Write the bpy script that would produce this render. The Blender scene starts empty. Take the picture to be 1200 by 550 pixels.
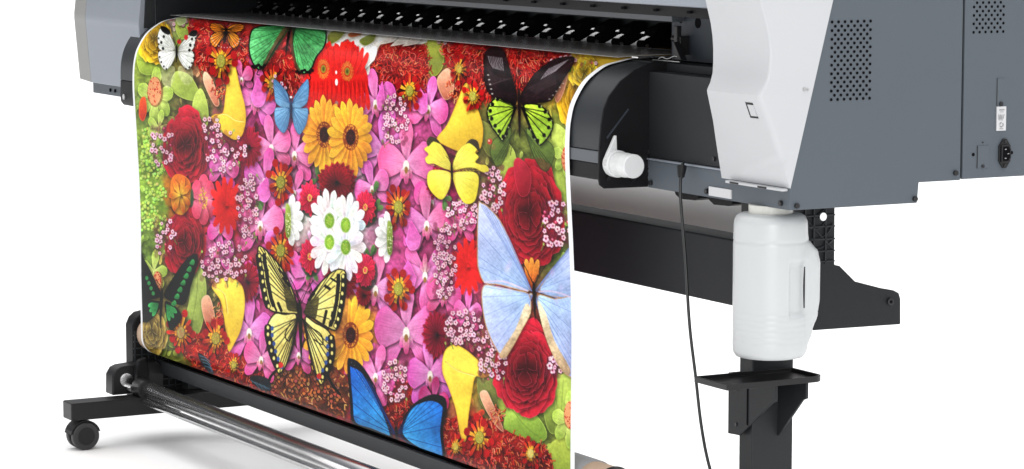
import bpy, bmesh, math, random
import numpy as np
from mathutils import Vector
random.seed(7)
S = bpy.context.scene
C = S.collection
PI = math.pi

# ------------------------------------------------------------------ camera
f_px, PITCH, YAW = 3533.0, math.atan(403/3533.), math.radians(28.7396)
cam_d = bpy.data.cameras.new('camera'); cam = bpy.data.objects.new('camera', cam_d); C.objects.link(cam)
cam_d.sensor_width = 36; cam_d.lens = f_px/1200*36; cam_d.clip_start = .05; cam_d.clip_end = 400
CL = Vector((3.60, -2.083, 1.03))
FWD = Vector((-math.cos(YAW)*math.cos(PITCH), math.sin(YAW)*math.cos(PITCH), -math.sin(PITCH)))
RGT = Vector((math.sin(YAW), math.cos(YAW), 0)); UPV = RGT.cross(FWD)
cam.location = CL; cam.rotation_euler = FWD.to_track_quat('-Z', 'Y').to_euler()
S.camera = cam
S.render.resolution_x, S.render.resolution_y = 1200, 550

# ------------------------------------------------------------------ materials
def mat(name, col, rough=.45, metal=0., nscale=60., namt=.06, bump=.0, bscale=900., coat=0., spec=.5, sss=0.):
    m = bpy.data.materials.new(name); m.use_nodes = True
    nt = m.node_tree; b = nt.nodes['Principled BSDF']
    tc = nt.nodes.new('ShaderNodeTexCoord')
    n = nt.nodes.new('ShaderNodeTexNoise'); n.inputs['Scale'].default_value = nscale; n.inputs['Detail'].default_value = 4
    nt.links.new(tc.outputs['Object'], n.inputs['Vector'])
    r = nt.nodes.new('ShaderNodeMapRange'); r.inputs['To Min'].default_value = 1-namt; r.inputs['To Max'].default_value = 1+namt
    nt.links.new(n.outputs['Fac'], r.inputs['Value'])
    mx = nt.nodes.new('ShaderNodeVectorMath'); mx.operation = 'SCALE'
    mx.inputs[0].default_value = col; nt.links.new(r.outputs['Result'], mx.inputs['Scale'])
    nt.links.new(mx.outputs['Vector'], b.inputs['Base Color'])
    r2 = nt.nodes.new('ShaderNodeMapRange'); r2.inputs['To Min'].default_value = rough*.88; r2.inputs['To Max'].default_value = min(1, rough*1.12)
    nt.links.new(n.outputs['Fac'], r2.inputs['Value']); nt.links.new(r2.outputs['Result'], b.inputs['Roughness'])
    b.inputs['Metallic'].default_value = metal
    b.inputs['Specular IOR Level'].default_value = spec
    b.inputs['Coat Weight'].default_value = coat
    if sss:
        b.inputs['Subsurface Weight'].default_value = sss
        b.inputs['Subsurface Radius'].default_value = (.02, .02, .02); b.inputs['Subsurface Scale'].default_value = 1
    if bump:
        n2 = nt.nodes.new('ShaderNodeTexNoise'); n2.inputs['Scale'].default_value = bscale; n2.inputs['Detail'].default_value = 2
        nt.links.new(tc.outputs['Object'], n2.inputs['Vector'])
        bp = nt.nodes.new('ShaderNodeBump'); bp.inputs['Strength'].default_value = bump; bp.inputs['Distance'].default_value = .001
        nt.links.new(n2.outputs['Fac'], bp.inputs['Height']); nt.links.new(bp.outputs['Normal'], b.inputs['Normal'])
    return m
M = dict(
    slate=mat('slate_painted_steel', (.080,.094,.110), .5, 0, 4, .05, .25, 1500, spec=.3),
    charcoal=mat('charcoal_painted_steel', (.0155,.0170,.0185), .5, 0, 6, .08, .3, 1500, spec=.28),
    beam=mat('charcoal_beam_paint', (.0150,.0165,.0180), .55, 0, 5, .08, .3, 1500, spec=.25),
    black=mat('black_steel', (.007,.007,.008), .5, 0, 20, .1, .2, 1200, spec=.15),
    matte=mat('matte_black', (.004,.004,.005), .8, 0, 20, .1, spec=.05),
    blackpl=mat('black_plastic', (.010,.010,.011), .38, 0, 30, .1, spec=.3),
    apron=mat('apron_dark_grey', (.024,.027,.030), .42, 0, 5, .05, .15, 1500, spec=.3),
    inner=mat('carriage_bay_grey', (.030,.036,.045), .5, 0, 10, .1, spec=.25),
    innerbar=mat('carriage_rail_grey', (.07,.078,.088), .45, 0, 10, .06),
    silver=mat('silver_grey_plastic', (.235,.258,.295), .45, .25, 3, .03, .12, 1800),
    white=mat('pearl_white_plastic', (.445,.453,.466), .42, 0, 3, .02, .10, 1800),
    warm=mat('warm_grey_plastic', (.20,.20,.192), .5, 0, 3, .03, .12, 1800),
    knob=mat('white_plastic', (.62,.63,.63), .35, 0, 20, .03),
    jug=mat('milky_polyethylene', (.47,.485,.49), .33, 0, 14, .025, .15, 60, sss=.25),
    jugneck=mat('clear_polyethylene', (.56,.56,.52), .3, 0, 14, .03, sss=.2),
    slot=mat('shadow_gap_dark', (.02,.02,.02), .8),
    chrome=mat('polished_chrome', (.88,.88,.89), .20, 1, 30, .03),
    bright=mat('bright_metal', (.92,.92,.92), .28, 1., 30, .03),
    tan=mat('kraft_cardboard', (.50,.36,.26), .8, 0, 80, .12, .2, 300),
    backroll=mat('blank_media', (.90,.90,.90), .45, 0, 4, .02),
    sleeve=mat('roll_back_paper', (.30,.30,.31), .5, 0, 8, .04),
    label=mat('white_label', (.50,.50,.51), .5, 0, 30, .02),
    ink=mat('label_ink', (.22,.22,.23), .6),
    cable=mat('black_cable', (.008,.009,.010), .4),
    screw=mat('black_screw', (.02,.02,.022), .3, .4),
    zinc=mat('zinc_screw', (.45,.45,.45), .35, .8),
    rubber=mat('caster_rubber', (.022,.022,.024), .5),
    baydark=mat('bay_dark_paint', (.012,.013,.015), .6, 0, 9, .1, spec=.2),
    floor=mat('studio_floor', (.92,.92,.92), .8, 0, 1.5, .004, spec=.2),
)

# ------------------------------------------------------------------ mesh helpers
def link(name, verts, faces, m, parent=None, smooth=False, bev=0., seg=2, loc=None):
    me = bpy.data.meshes.new(name); me.from_pydata([tuple(v) for v in verts], [], faces)
    bm = bmesh.new(); bm.from_mesh(me); bmesh.ops.recalc_face_normals(bm, faces=bm.faces)
    bm.to_mesh(me); bm.free()
    me.materials.append(M[m] if isinstance(m, str) else m)
    o = bpy.data.objects.new(name, me); C.objects.link(o)
    if parent: o.parent = parent
    if smooth:
        for p in me.polygons: p.use_smooth = True
    if bev:
        md = o.modifiers.new('bevel', 'BEVEL'); md.width = bev; md.segments = seg; md.limit_method = 'ANGLE'; md.angle_limit = math.radians(40)
        for p in me.polygons: p.use_smooth = True
        md.harden_normals = True
    return o
class MB:
    def __init__(s): s.v = []; s.f = []
    def add(s, v, f):
        k = len(s.v); s.v += [tuple(p) for p in v]; s.f += [tuple(i+k for i in q) for q in f]; return s
    def box(s, x0, x1, y0, y1, z0, z1):
        return s.add([(x,y,z) for x in (x0,x1) for y in (y0,y1) for z in (z0,z1)],
                     [(0,1,3,2),(4,6,7,5),(0,4,5,1),(2,3,7,6),(0,2,6,4),(1,5,7,3)])
    def prism(s, pts, a, b, ax='x'):
        n = len(pts)
        def P(p, t): return (t,p[0],p[1]) if ax == 'x' else (p[0],t,p[1]) if ax == 'y' else (p[0],p[1],t)
        v = [P(p,a) for p in pts]+[P(p,b) for p in pts]
        return s.add(v, [tuple(range(n)), tuple(range(2*n-1,n-1,-1))]+[(i,(i+1)%n,(i+1)%n+n,i+n) for i in range(n)])
    def cyl(s, p0, p1, r0, r1=None, n=24, cap=True):
        r1 = r0 if r1 is None else r1
        p0 = Vector(p0); p1 = Vector(p1); d = (p1-p0).normalized()
        u = d.orthogonal().normalized(); w = d.cross(u)
        v = [p+(u*math.cos(2*PI*i/n)+w*math.sin(2*PI*i/n))*r for p, r in ((p0,r0),(p1,r1)) for i in range(n)]
        fs = [(i,(i+1)%n,(i+1)%n+n,i+n) for i in range(n)]
        if cap: fs += [tuple(range(n)), tuple(range(2*n-1,n-1,-1))]
        return s.add(v, fs)
    def tube(s, path, r, n=10):
        path = [Vector(p) for p in path]; v = []; fs = []
        u = None
        for i, p in enumerate(path):
            d = (path[min(i+1,len(path)-1)]-path[max(i-1,0)]).normalized()
            u = d.orthogonal().normalized() if u is None else (u-d*u.dot(d)).normalized()
            w = d.cross(u)
            v += [p+(u*math.cos(2*PI*k/n)+w*math.sin(2*PI*k/n))*r for k in range(n)]
        for i in range(len(path)-1):
            for k in range(n): fs.append((i*n+k, i*n+(k+1)%n, (i+1)*n+(k+1)%n, (i+1)*n+k))
        fs += [tuple(range(n)), tuple(range(len(v)-1, len(v)-n-1, -1))]
        return s.add(v, fs)
    def lathe(s, prof, cx, cy, n=48):
        v = [(cx+r*math.cos(2*PI*i/n), cy+r*math.sin(2*PI*i/n), z) for r, z in prof for i in range(n)]
        fs = [(j*n+i, j*n+(i+1)%n, (j+1)*n+(i+1)%n, (j+1)*n+i) for j in range(len(prof)-1) for i in range(n)]
        fs += [tuple(range(n)), tuple(range(len(v)-1, len(v)-n-1, -1))]
        return s.add(v, fs)
    def out(s, name, m, parent=None, **k): return link(name, s.v, s.f, m, parent, **k)
def catmull(pts, k=8, closed=False):
    P = [Vector(p) for p in pts]; n = len(P); out = []
    rng = range(n) if closed else range(n-1)
    for i in rng:
        if closed: a, b, c, d = P[(i-1)%n], P[i], P[(i+1)%n], P[(i+2)%n]
        else: a, b, c, d = P[max(i-1,0)], P[i], P[i+1], P[min(i+2,n-1)]
        for j in range(k):
            t = j/k
            out.append(.5*((2*b)+(c-a)*t+(2*a-5*b+4*c-d)*t*t+(3*b-a-3*c+d)*t**3))
    if not closed: out.append(P[-1])
    return out
def tag(o, label=None, cat=None, group=None, kind=None):
    if label: o['label'] = label
    if cat: o['category'] = cat
    if group: o['group'] = group
    if kind: o['kind'] = kind
    return o
def empty(name, loc):
    o = bpy.data.objects.new(name, None); C.objects.link(o); o.location = loc; o.empty_display_size = .05
    return o

# ------------------------------------------------------------------ setting
fl = MB(); fl.add([(-150,-150,0),(150,-150,0),(150,150,0),(-150,150,0)], [(0,1,2,3)])
tag(fl.out('floor', 'floor'), kind='structure')

# ------------------------------------------------------------------ printer
PR = empty('large_format_printer', (0,0,0))
tag(PR, 'wide grey and white inkjet roll printer standing on a black wheeled stand', 'printer')
XS = .4258
# long body behind the print
MB().box(-1.95,.31,.10,.20,.668,.783).out('body', 'charcoal', PR, bev=.004)
# ---- carriage bay
bay = MB()
bay.prism([(.275,.79),(.275,.905),(.05,.905),(.05,.912),(.285,.912),(.285,.79)], -1.664, .27)
bay.out('bay_lining', 'baydark', PR)
MB().box(-1.70,.0742,.10,.13,.8509,.8620).out('carriage_rail', 'innerbar', PR, bev=.0015)
MB().box(-1.664,.27,.052,.10,.8622,.879).out('lid_underside', 'black', PR, bev=.001)
for i in range(19):
    x = .20-i*.085; MB().box(x-.004,x+.004,.048,.0535,.868,.8715).out('lid_clip', 'matte', PR)
# right hand inner plate with its clamp
pl = MB().box(.0422,.285,.12,.126,.797,.8625).out('inner_plate', 'inner', PR, bev=.001)
MB().cyl((.1105,.1195,.8507),(.1105,.123,.8507),.0075).out('plate_hole', 'matte', pl)
MB().cyl((.0664,.1195,.852),(.0664,.123,.852),.0035).out('plate_hole', 'matte', pl)
cl = MB().box(.076,.090,.104,.119,.806,.832); cl.box(.080,.088,.100,.108,.799,.846); cl.cyl((.066,.108,.828),(.078,.108,.828),.0045)
cl.prism([(.086,.80),(.108,.80),(.088,.825)], .095,.105,'y')
cl.out('media_clamp', 'blackpl', PR, bev=.001)
lev = MB().tube(catmull([(.060,.088,.8000),(.070,.088,.8030),(.080,.090,.8010),(.092,.094,.8050),(.100,.097,.8035)],5),.0008)
lev.tube([(.05,.085,.7985),(.115,.088,.7985)],.0007)
lev.out('clamp_spring', 'zinc', PR, smooth=True)
MB().cyl((.268,.05,.806),(.268,.055,.806),.004).out('stop_screw', 'bright', PR)
MB().box(.262,.27,.056,.12,.80,.862).out('bay_end_cap', 'white', PR)
# silver front lid
lid = MB(); lp = [(.040,.8768),(.036,.893),(.037,.915),(.045,.95),(.07,.985),(.14,1.01),(.30,1.01),(.30,1.00),(.14,1.0),(.075,.975),(.052,.95),(.0445,.915),(.0445,.8768)]
lid.prism(lp, -1.745, .292); lid.out('front_lid', 'silver', PR, bev=.002)
# platen
MB().prism([(.09,.784),(.09,.7955),(.28,.7955),(.28,.784)], -1.70, .275).out('platen', 'charcoal', PR, bev=.001)
# pinch rollers
RX = [-.222-.0735*i for i in range(20)]
for i, x in enumerate(RX):
    sh = MB()
    sh.prism([(x-.034,.8015),(x-.028,.8008),(x-.002,.8015),(x+.002,.8050),(x+.0035,.8080),(x+.010,.8125),(x+.022,.8165),(x+.014,.8170),(x+.002,.8145),(x-.010,.8095)], .232,.234,'y')
    r = sh.out('pinch_roller', 'bright', PR)
    MB().cyl((x+.004,.226,.8050),(x+.018,.226,.8050),.0058,n=16).out('roller_wheel', 'matte', r)
    MB().cyl((x+.020,.228,.8030),(x+.024,.228,.8030),.0024,n=10).out('roller_pin', 'bright', r)
    MB().prism([(x-.014,.8195),(x-.004,.8195),(x-.002,.8225),(x-.010,.8215)],.238,.2405,'y').out('arm_screw', 'bright', r)
    MB().prism([(.236,.80),(.236,.812),(.246,.826),(.27,.835),(.27,.80)],x-.012,x+.020).out('roller_arm', 'matte', r)
mp = mat('clear_grey_haze', (.62,.62,.63), .22, 0, 20, .05)
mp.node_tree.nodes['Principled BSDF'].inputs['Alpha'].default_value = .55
MB().prism([(.072,.7990),(.105,.8010),(.222,.8010),(.222,.8002),(.105,.8002),(.072,.7984)], -1.66,-.02).out('print_haze_strip', mp, PR)  # added translucent strip laying a pale grey sheen over the flat print
MB().prism([(.088,.7985),(.088,.8000),(.128,.8000),(.128,.7985)],-.0115,.006).out('edge_guard', 'bright', PR)
# ---- apron the print hangs over
AP = [(.15,.7955),(.118,.7940),(.0909,.7936),(.0726,.7910),(.0520,.7858),(.0360,.7780),(.0220,.7670),(.0100,.7530),(.0005,.7360),(-.0050,.7180),(-.0075,.6980),(-.0080,.6600)]
APs = [(p.x,p.y) for p in catmull([(a,b,0) for a,b in AP],4)]
def shell(prof, x0, x1, th):
    P = [Vector((a,b)) for a,b in prof]; inn = []
    for i,p in enumerate(P):
        d = (P[min(i+1,len(P)-1)]-P[max(i-1,0)]).normalized(); inn.append(p+Vector((-d.y,d.x))*th*-1)
    return [tuple(p) for p in P]+[tuple(p) for p in reversed(inn)]
up = [p for p in APs if p[1] > .6775]
ap = MB().prism(shell(up,0,0,-.004), -1.7120, .0745).out('curved_apron', 'apron', PR, smooth=True)
md = ap.modifiers.new('es','EDGE_SPLIT'); md.split_angle = math.radians(35)
MB().box(-1.640,.0745,-.0096,.004,.660,.6765).out('apron_ledge', 'innerbar', PR, bev=.001)
MB().box(-1.640,.0745,-.0075,.004,.637,.6595).out('apron_skirt', 'black', PR, bev=.001)
EP = [(.0739,.799),(.0385,.7872),(.016,.7725),(-.0018,.7524),(-.0095,.735),(-.0135,.7144),(-.0165,.68),(-.0175,.6424),(-.0155,.632),(-.0081,.6268),(.060,.626),(.12,.626),(.12,.79)]
for a, b in ((.0747,.0785),):
    e = MB().prism(EP, a, b).out('apron_end_plate', 'black', PR, bev=.001)
tri = MB().prism([(-.006,.697),(.028,.735),(.0295,.7335),(-.0045,.695)], .0786,.0800).out('plate_crease', 'inner', PR)
rm = MB().prism([(-.0085,.6774),(-.0095,.650),(-.0085,.637),(-.003,.6300),(.02,.6285),(.09,.6285),(.09,.6774)], -1.7120, -1.6445).out('side_arm', 'black', PR, bev=.002)
MB().cyl((-1.690,-.0115,.6465),(-1.690,-.0090,.6465),.0055,n=6).out('arm_bolt', 'zinc', rm)
MB().prism([(.045,.67),(.045,.905),(.30,.905),(.30,.67)], -1.664,-1.658).out('bay_side_wall', 'baydark', PR)
MB().prism([(.022,.775),(.030,.905),(.044,.905),(.044,.775)], -1.6675,-1.6640).out('bay_side_trim', 'charcoal', PR)
MB().cyl((-1.658,.085,.834),(-1.648,.085,.834),.005).out('rail_bolt', 'bright', PR)
# ---- media lever in front of the plate
LY, LZ = .0055, .6610
kn = MB()
kn.cyl((.080,LY,LZ),(.094,LY,LZ),.0185,n=40)
kn.prism([(LY-.0180,LZ+.003),(LY-.015,LZ+.012),(.0040,.6990),(.0062,.6995),(.0072,.6780),(.012,LZ+.012)],.0805,.0865)
lv = kn.out('release_lever', 'knob', PR, bev=.0012)
MB().cyl((.094,LY,LZ),(.134,LY,LZ),.0163,n=40).out('lever_knob', 'knob', lv, bev=.0015)
kr = MB()
for i in range(5): kr.cyl((.100+i*.003,LY,LZ),(.1012+i*.003,LY,LZ),.0168,n=40)
kr.out('knob_ring', 'knob', lv)
MB().cyl((.0880,LY-.0165,LZ+.002),(.0890,LY-.0190,LZ+.002),.0042).out('lever_slot', 'zinc', lv)
for y,z in ((-.004,.6405),(.036,.638)): MB().cyl((.0785,y,z),(.0825,y,z),.0028,n=12).out('plate_screw', 'screw', PR)
# ---- front boxes
MB().box(.0425,.36,.0625,.105,.6665,.7840).out('front_box', 'charcoal', PR, bev=.0015)
MB().box(.0800,.36,.058,.105,.6638,.6660).out('box_ledge', 'silver', PR)
MB().box(.0800,XS-.0025,.060,.104,.6256,.6635).out('front_fascia', 'slate', PR, bev=.001)
MB().box(.0790,.0798,.0605,.104,.626,.663).out('fascia_edge', 'bright', PR)
MB().box(.0425,.36,.1055,.16,.7838,.7945).out('box_shelf', 'black', PR)
for x,z in ((.0895,.6325),(.2318,.6335),(.4080,.6335)):
    s_ = MB().cyl((x,.056,z),(x,.0605,z),.0036,n=14).out('fascia_screw', 'screw', PR, bev=.0008)
for x,z in ((.0785,.674),(.2450,.6775)):
    MB().cyl((x,.0595,z),(x,.0635,z),.0030,n=14).out('box_screw', 'screw', PR, bev=.0006)
for x0,x1 in ((.238,.292),):
    MB().box(x0,x1,.0580,.0605,.6285,.6405).out('fascia_label', 'label', PR)
MB().box(.2345,.2375,.0575,.0605,.631,.6375).out('label_catch', 'matte', PR)
for x0 in (.105,.190):
    MB().prism([(x0,.626),(x0+.065,.626),(x0+.064,.617),(x0+.055,.6135),(x0+.018,.6120),(x0+.006,.617)], .085,.11,'y').out('cable_guide', 'black', PR, bev=.001)
# ---- right hand end: pearl cover and slate side panel
def sl(z): return .0597+.261*(z-.654)
rows = [(.960,-.010),(.930,-.004),(.905,.007),(.885,.0140),(.8595,.0223),(.842,.0262),(.825,.0278),(.808,.0265),(.795,.0238),(.7835,.0185),(.7765,.0128),(.7735,.0110),(.7700,.0118),(.7322,.0290),(.700,.0415),(.654,.0597)]
lx = [.300,.300,.300,.298,.296,.2945,.294,.296,.299,.302,.305,.306,.3055,.293,.282,.267]
v = []; fs = []
n = len(rows)
for (z,y),x in zip(rows,lx): v += [(x,y,z),(XS+.002,y,z),(XS+.002,sl(z)+(.0006 if z>.66 else .0004),z),(x,sl(z)+.0006,z)]
for i in range(n-1):
    a = i*4; b = a+4
    for k in range(4): fs.append((a+k,a+(k+1)%4,b+(k+1)%4,b+k))
fs += [(0,1,2,3),(b+3,b+2,b+1,b)]
cv = link('end_cover', v, fs, 'white', PR)
me = cv.data
bm = bmesh.new(); bm.from_mesh(me)
wl = bm.edges.layers.float.new('bevel_weight_edge')
for e in bm.edges:
    z0, z1 = e.verts[0].co, e.verts[1].co
    if abs(z0.x-XS-.002)<1e-5 and abs(z1.x-XS-.002)<1e-5 and z0.y < sl(z0.z)-.0005 and z1.y < sl(z1.z)-.0005 and abs(z0.z-z1.z)>1e-4:
        e[wl] = 1.0 if max(z0.z,z1.z) < .7745 else .10
bm.to_mesh(me); bm.free()
md = cv.modifiers.new('bevel','BEVEL'); md.limit_method = 'WEIGHT'; md.width = .014; md.segments = 5
for p in me.polygons: p.use_smooth = True
md = cv.modifiers.new('es','EDGE_SPLIT'); md.split_angle = math.radians(26)
# rectangular push tab, hole with a paler tongue
tb = MB()
yy = lambda z: .0597-.409*(z-.654)
def tabq(x0,x1,z0,z1,d): return [(x0,yy(z0)-d,z0),(x1,yy(z0)-d,z0),(x1,yy(z1)-d,z1),(x0,yy(z1)-d,z1),(x0,yy(z0)+.003,z0),(x1,yy(z0)+.003,z0),(x1,yy(z1)+.003,z1),(x0,yy(z1)+.003,z1)]
Q = [(0,1,2,3),(7,6,5,4),(0,4,5,1),(1,5,6,2),(2,6,7,3),(3,7,4,0)]
cz = .7530; cx = .4010
tb.add(tabq(cx-.010,cx+.0065,cz+.0075,cz+.0100,.0008), Q).add(tabq(cx-.010,cx+.0065,cz-.0100,cz-.0075,.0008), Q).add(tabq(cx-.010,cx-.0068,cz-.0075,cz+.0075,.0008), Q)
tb.out('tab_gap', 'slot', cv)
MB().add(tabq(cx-.0066,cx+.0065,cz-.0073,cz+.0073,.0010), Q).out('push_tab', 'white', cv)
MB().cyl((XS+.002,.0795,.7795),(XS+.0032,.0795,.7795),.0025,n=12).cyl((XS+.002,.0845,.7790),(XS+.0032,.0845,.7790),.0015,n=10).out('side_latch', 'zinc', cv)
# underside lip below the cover
lipm = MB().box(.29,XS-.003,.050,.0597,.6500,.6535).out('cover_lip', 'white', PR, bev=.001)
for x in (.312,.378): MB().box(x-.01,x+.01,.0492,.0502,.6505,.6528).out('lip_slot', 'slot', lipm)
SP = [(.0604,.654),(.0600,.6256),(.2604,.6254),(.2626,.6522),(.3295,.6520),(.3295,1.0),(.150,1.0)]
sp = MB().prism(SP, .31, XS).out('side_panel', 'slate', PR, bev=.0012)
RB = MB().box(.312,XS+.0005,.3325,.62,.6530,1.0).out('rear_housing', 'slate', PR, bev=.0015)
MB().box(.32,XS-.004,.3285,.3335,.655,1.0).out('panel_seam', 'matte', PR)
for y in (.0705,.2555,.3205,.9): 
    if y < .5:
        z = .6312 if y < .3 else .6620
        s_ = MB().cyl((XS,y,z),(XS+.004,y,z),.0036,n=14).out('panel_screw', 'screw', PR, bev=.0008)
def vent(y0,y1,ncol,z0,nrow,dy,dz,parent):
    m_ = MB()
    for r_ in range(nrow):
        off = 0 if r_%2==0 else dy/2
        for c_ in range(ncol - (r_%2)):
            y = y0+off+c_*dy; z = z0-r_*dz
            m_.cyl((XS+.0001,y,z),(XS+.0009,y,z),.0019,n=10)
    return m_.out('air_vent', 'matte', parent)
vent(.1222,.182,7,.8638,19,.00995,.0055,sp)
vent(.3465,.395,6,.8457+.0055*14,15,.0097,.0055,RB)
# details of the rear housing
hx = XS+.0005
MB().box(hx,hx+.0008,.3866,.3995,.7455,.7475+.0367).out('cover_strip', 'slate', RB)
MB().box(hx,hx+.0009,.3862,.3868,.748,.7845).out('strip_shadow_gap', 'slot', RB)
MB().cyl((hx,.3925,.7505),(hx+.003,.3925,.7505),.0028,n=12).out('strip_screw', 'screw', RB)
lb = MB().box(hx,hx+.0022,.3856,.4010,.7149,.7470).out('rating_label', 'label', RB, bev=.0004)
ik = MB(); lxx = hx+.0024
ik.box(lxx,lxx+.0002,.3890,.3976,.7418,.7432)
ik.box(lxx,lxx+.0002,.3905,.3960,.7395,.7402)
for i in range(6): ik.box(lxx,lxx+.0002,.3880+.0012*i,.3885+.0012*i,.7300-.001*(i%3),.7375-.0012*((i*2)%3))
ik.add([(lxx+.0002,.3965,.7365),(lxx+.0002,.3978,.7372),(lxx+.0002,.3962,.7310),(lxx+.0002,.3950,.7305)],[(0,1,2,3)])
for i in range(20):
    a = 2*PI*i/20
    if i in (3,4,10,11,17): continue
    ik.box(lxx,lxx+.0002,.3930+.0028*math.cos(a)-.0006,.3930+.0028*math.cos(a)+.0006,.7228+.0028*math.sin(a)-.0006,.7228+.0028*math.sin(a)+.0006)
ik.box(lxx,lxx+.0002,.3900,.3962,.7172,.7180)
ik.out('label_print', 'ink', lb)
so = MB(); sy, sz = .3995,.6845
so.prism([(sy-.0095,sz+.010),(sy-.003,sz+.0195),(sy+.003,sz+.0195),(sy+.0095,sz+.010),(sy+.0095,sz-.010),(sy+.003,sz-.0195),(sy-.003,sz-.0195),(sy-.0095,sz-.010)],hx,hx+.003)
sk = so.out('power_socket', 'blackpl', RB, bev=.0008)
MB().prism([(sy-.0078,sz+.0115),(sy+.004,sz+.0115),(sy+.0078,sz+.006),(sy+.0078,sz-.006),(sy+.004,sz-.0115),(sy-.0078,sz-.0115)],hx+.003,hx+.0062).out('socket_shroud', 'blackpl', sk, bev=.0006)
MB().prism([(sy-.0058,sz+.0095),(sy+.003,sz+.0095),(sy+.0058,sz+.005),(sy+.0058,sz-.005),(sy+.003,sz-.0095),(sy-.0058,sz-.0095)],hx+.0062,hx+.0065).out('socket_well', 'matte', sk)
pn = MB()
for dy,dz in ((-.002,.006),(.0025,0),(-.002,-.006)): pn.box(hx+.0065,hx+.0070,sy+dy-.0013,sy+dy+.0013,sz+dz-.0005,sz+dz+.0005)
pn.out('socket_pin', 'zinc', sk)
for dz in (.016,-.016): MB().cyl((hx+.003,sy,sz+dz),(hx+.0042,sy,sz+dz),.0022,n=12).out('socket_screw', 'screw', sk)
ht = MB().box(hx,hx+.0010,.3560,.3745,.6665,.6962).out('access_hatch', 'slate', RB, bev=.0004)
MB().box(hx,hx+.0012,.3555,.3561,.6665,.6965).out('hatch_gap', 'slot', ht)
MB().cyl((hx,.3645,.6690),(hx+.0025,.3645,.6690),.0022,n=12).out('hatch_screw', 'screw', ht)
MB().cyl((hx,.3645,.7005),(hx+.0015,.3645,.7005),.0009,n=8).out('rivet', 'screw', RB)
for y in (.3492,.4125): MB().cyl((hx,y,.6850),(hx+.0008,y,.6850),.0022,n=12).out('small_hole', 'matte', RB)
# ---- left end cover
rowsL = [(1.0,.03),(.93,.032),(.88,.024),(.83,.0165),(.79,.0120),(.7800,.0117),(.7785,.0120),(.77,.0126),(.700,.0185),(.6585,.0220)]
def lcover(xa, xb, ya, yb, name, m, parent):
    v = []; fs = []
    for z,y in rowsL: v += [(xa,y+ya,z),(xb,y+yb,z),(xb,.25,z),(xa,.25,z)]
    for i in range(len(rowsL)-1):
        a = i*4; b = a+4
        for k in range(4): fs.append((a+k,a+(k+1)%4,b+(k+1)%4,b+k))
    fs += [(0,1,2,3),(b+3,b+2,b+1,b)]
    return link(name, v, fs, m, parent, bev=.0015)
lc = lcover(-1.945,-1.668,0,0,'left_end_cover','silver',PR)
lcover(-2.060,-1.9452,.020,0.0,'corner_trim','warm',lc)
MB().box(-2.015,-1.80,.052,.20,.6335,.6580).out('left_base', 'slate', PR, bev=.0015)
for x in (-1.918,-1.893): MB().cyl((x,.050,.6440),(x,.053,.6440),.0035,n=12).out('base_hole', 'matte', PR)

# ------------------------------------------------------------------ stand
def side(xa, xb):
    g = MB().box(xa,xb,.088,.153,.0905,.640); 
    return g
pst = side(.270,.302).out('stand_post', 'charcoal', PR, bev=.002)
side(-1.668,-1.636).out('stand_post', 'charcoal', PR, bev=.002)
for xa,xb in ((-1.646,-1.600),(.262,.308)):
    ft = MB().box(xa,xb,-.1577,.42,.0574,.0905).out('stand_foot', 'blackpl', PR, bev=.0025)
    for y in (-.128,.385):
        xc = (xa+xb)/2
        ca = MB().cyl((xc,y,.050),(xc,y,.0574),.009).box(xc-.004,xc+.004,y-.018,y+.018,.030,.050).out('caster', 'blackpl', PR, bev=.001)
        for s_ in (-1,1):
            w_ = MB().cyl((xc+s_*.006,y,.0262),(xc+s_*.020,y,.0262),.0262,n=36).out('caster_wheel', 'rubber', ca, bev=.003)
            MB().cyl((xc+s_*.020,y,.0262),(xc+s_*.0212,y,.0262),.0165,n=30).out('wheel_hub', 'blackpl', w_, bev=.001)
        hd = MB()
        for k in range(12):
            a0 = math.radians(15+k*13); a1 = a0+math.radians(13)
            hd.add([(xc+dx,y+r*math.cos(a),.0262+r*math.sin(a)) for a in (a0,a1) for r in (.0275,.0295) for dx in (-.017,.017)],
                   [(0,1,3,2),(4,6,7,5),(0,4,5,1),(2,3,7,6),(0,2,6,4),(1,5,7,3)])
        hd.out('caster_hood', 'blackpl', ca)
MB().box(-1.655,.2695,.100,.150,.4770,.5665).out('cross_beam', 'beam', PR, bev=.003)
# side bracket carrying the roll holder
BA = [(.156,.6255),(.2216,.6255),(.2222,.5322),(.2310,.5300),(.2565,.5075),(.300,.4955),(.3201,.4914),(.3290,.4870),(.3316,.4789),(.3323,.4440),(.153,.4460)]
br = MB().prism(BA,.281,.295).out('roll_bracket', 'beam', PR, bev=.0015)
rb = MB()
for z in (.60,.585,.568,.552,.538): rb.box(.295,.2985,.158,.2200,z-.0008,z+.0008)
for k in range(3):
    rr = .016+.013*k
    rb.tube([(.2965,.190+rr*math.cos(a),.598+rr*math.sin(a)) for a in [PI+.3+i*.12 for i in range(22)] if .157 < .190+rr*math.cos(a) < .221],.0012,6)
for y in (.172,.186,.205): rb.box(.295,.2985,y-.0008,y+.0008,.535,.62)
rb.tube([(.2965,.170,.60),(.2965,.219,.553)],.0012,6).tube([(.2965,.19,.598),(.2965,.219,.62)],.0012,6)
rb.out('bracket_rib', 'apron', br)
MB().cyl((.295,.1995,.5985),(.300,.1995,.5985),.0055).out('bracket_bolt', 'bright', br)
MB().cyl((.295,.3132,.4766),(.2985,.3132,.4766),.0052,n=20).out('bracket_screw', 'screw', br, bev=.001)
MB().cyl((.2985,.3132,.4766),(.2990,.3132,.4766),.0022,n=8).out('screw_socket', 'matte', br)
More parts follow.
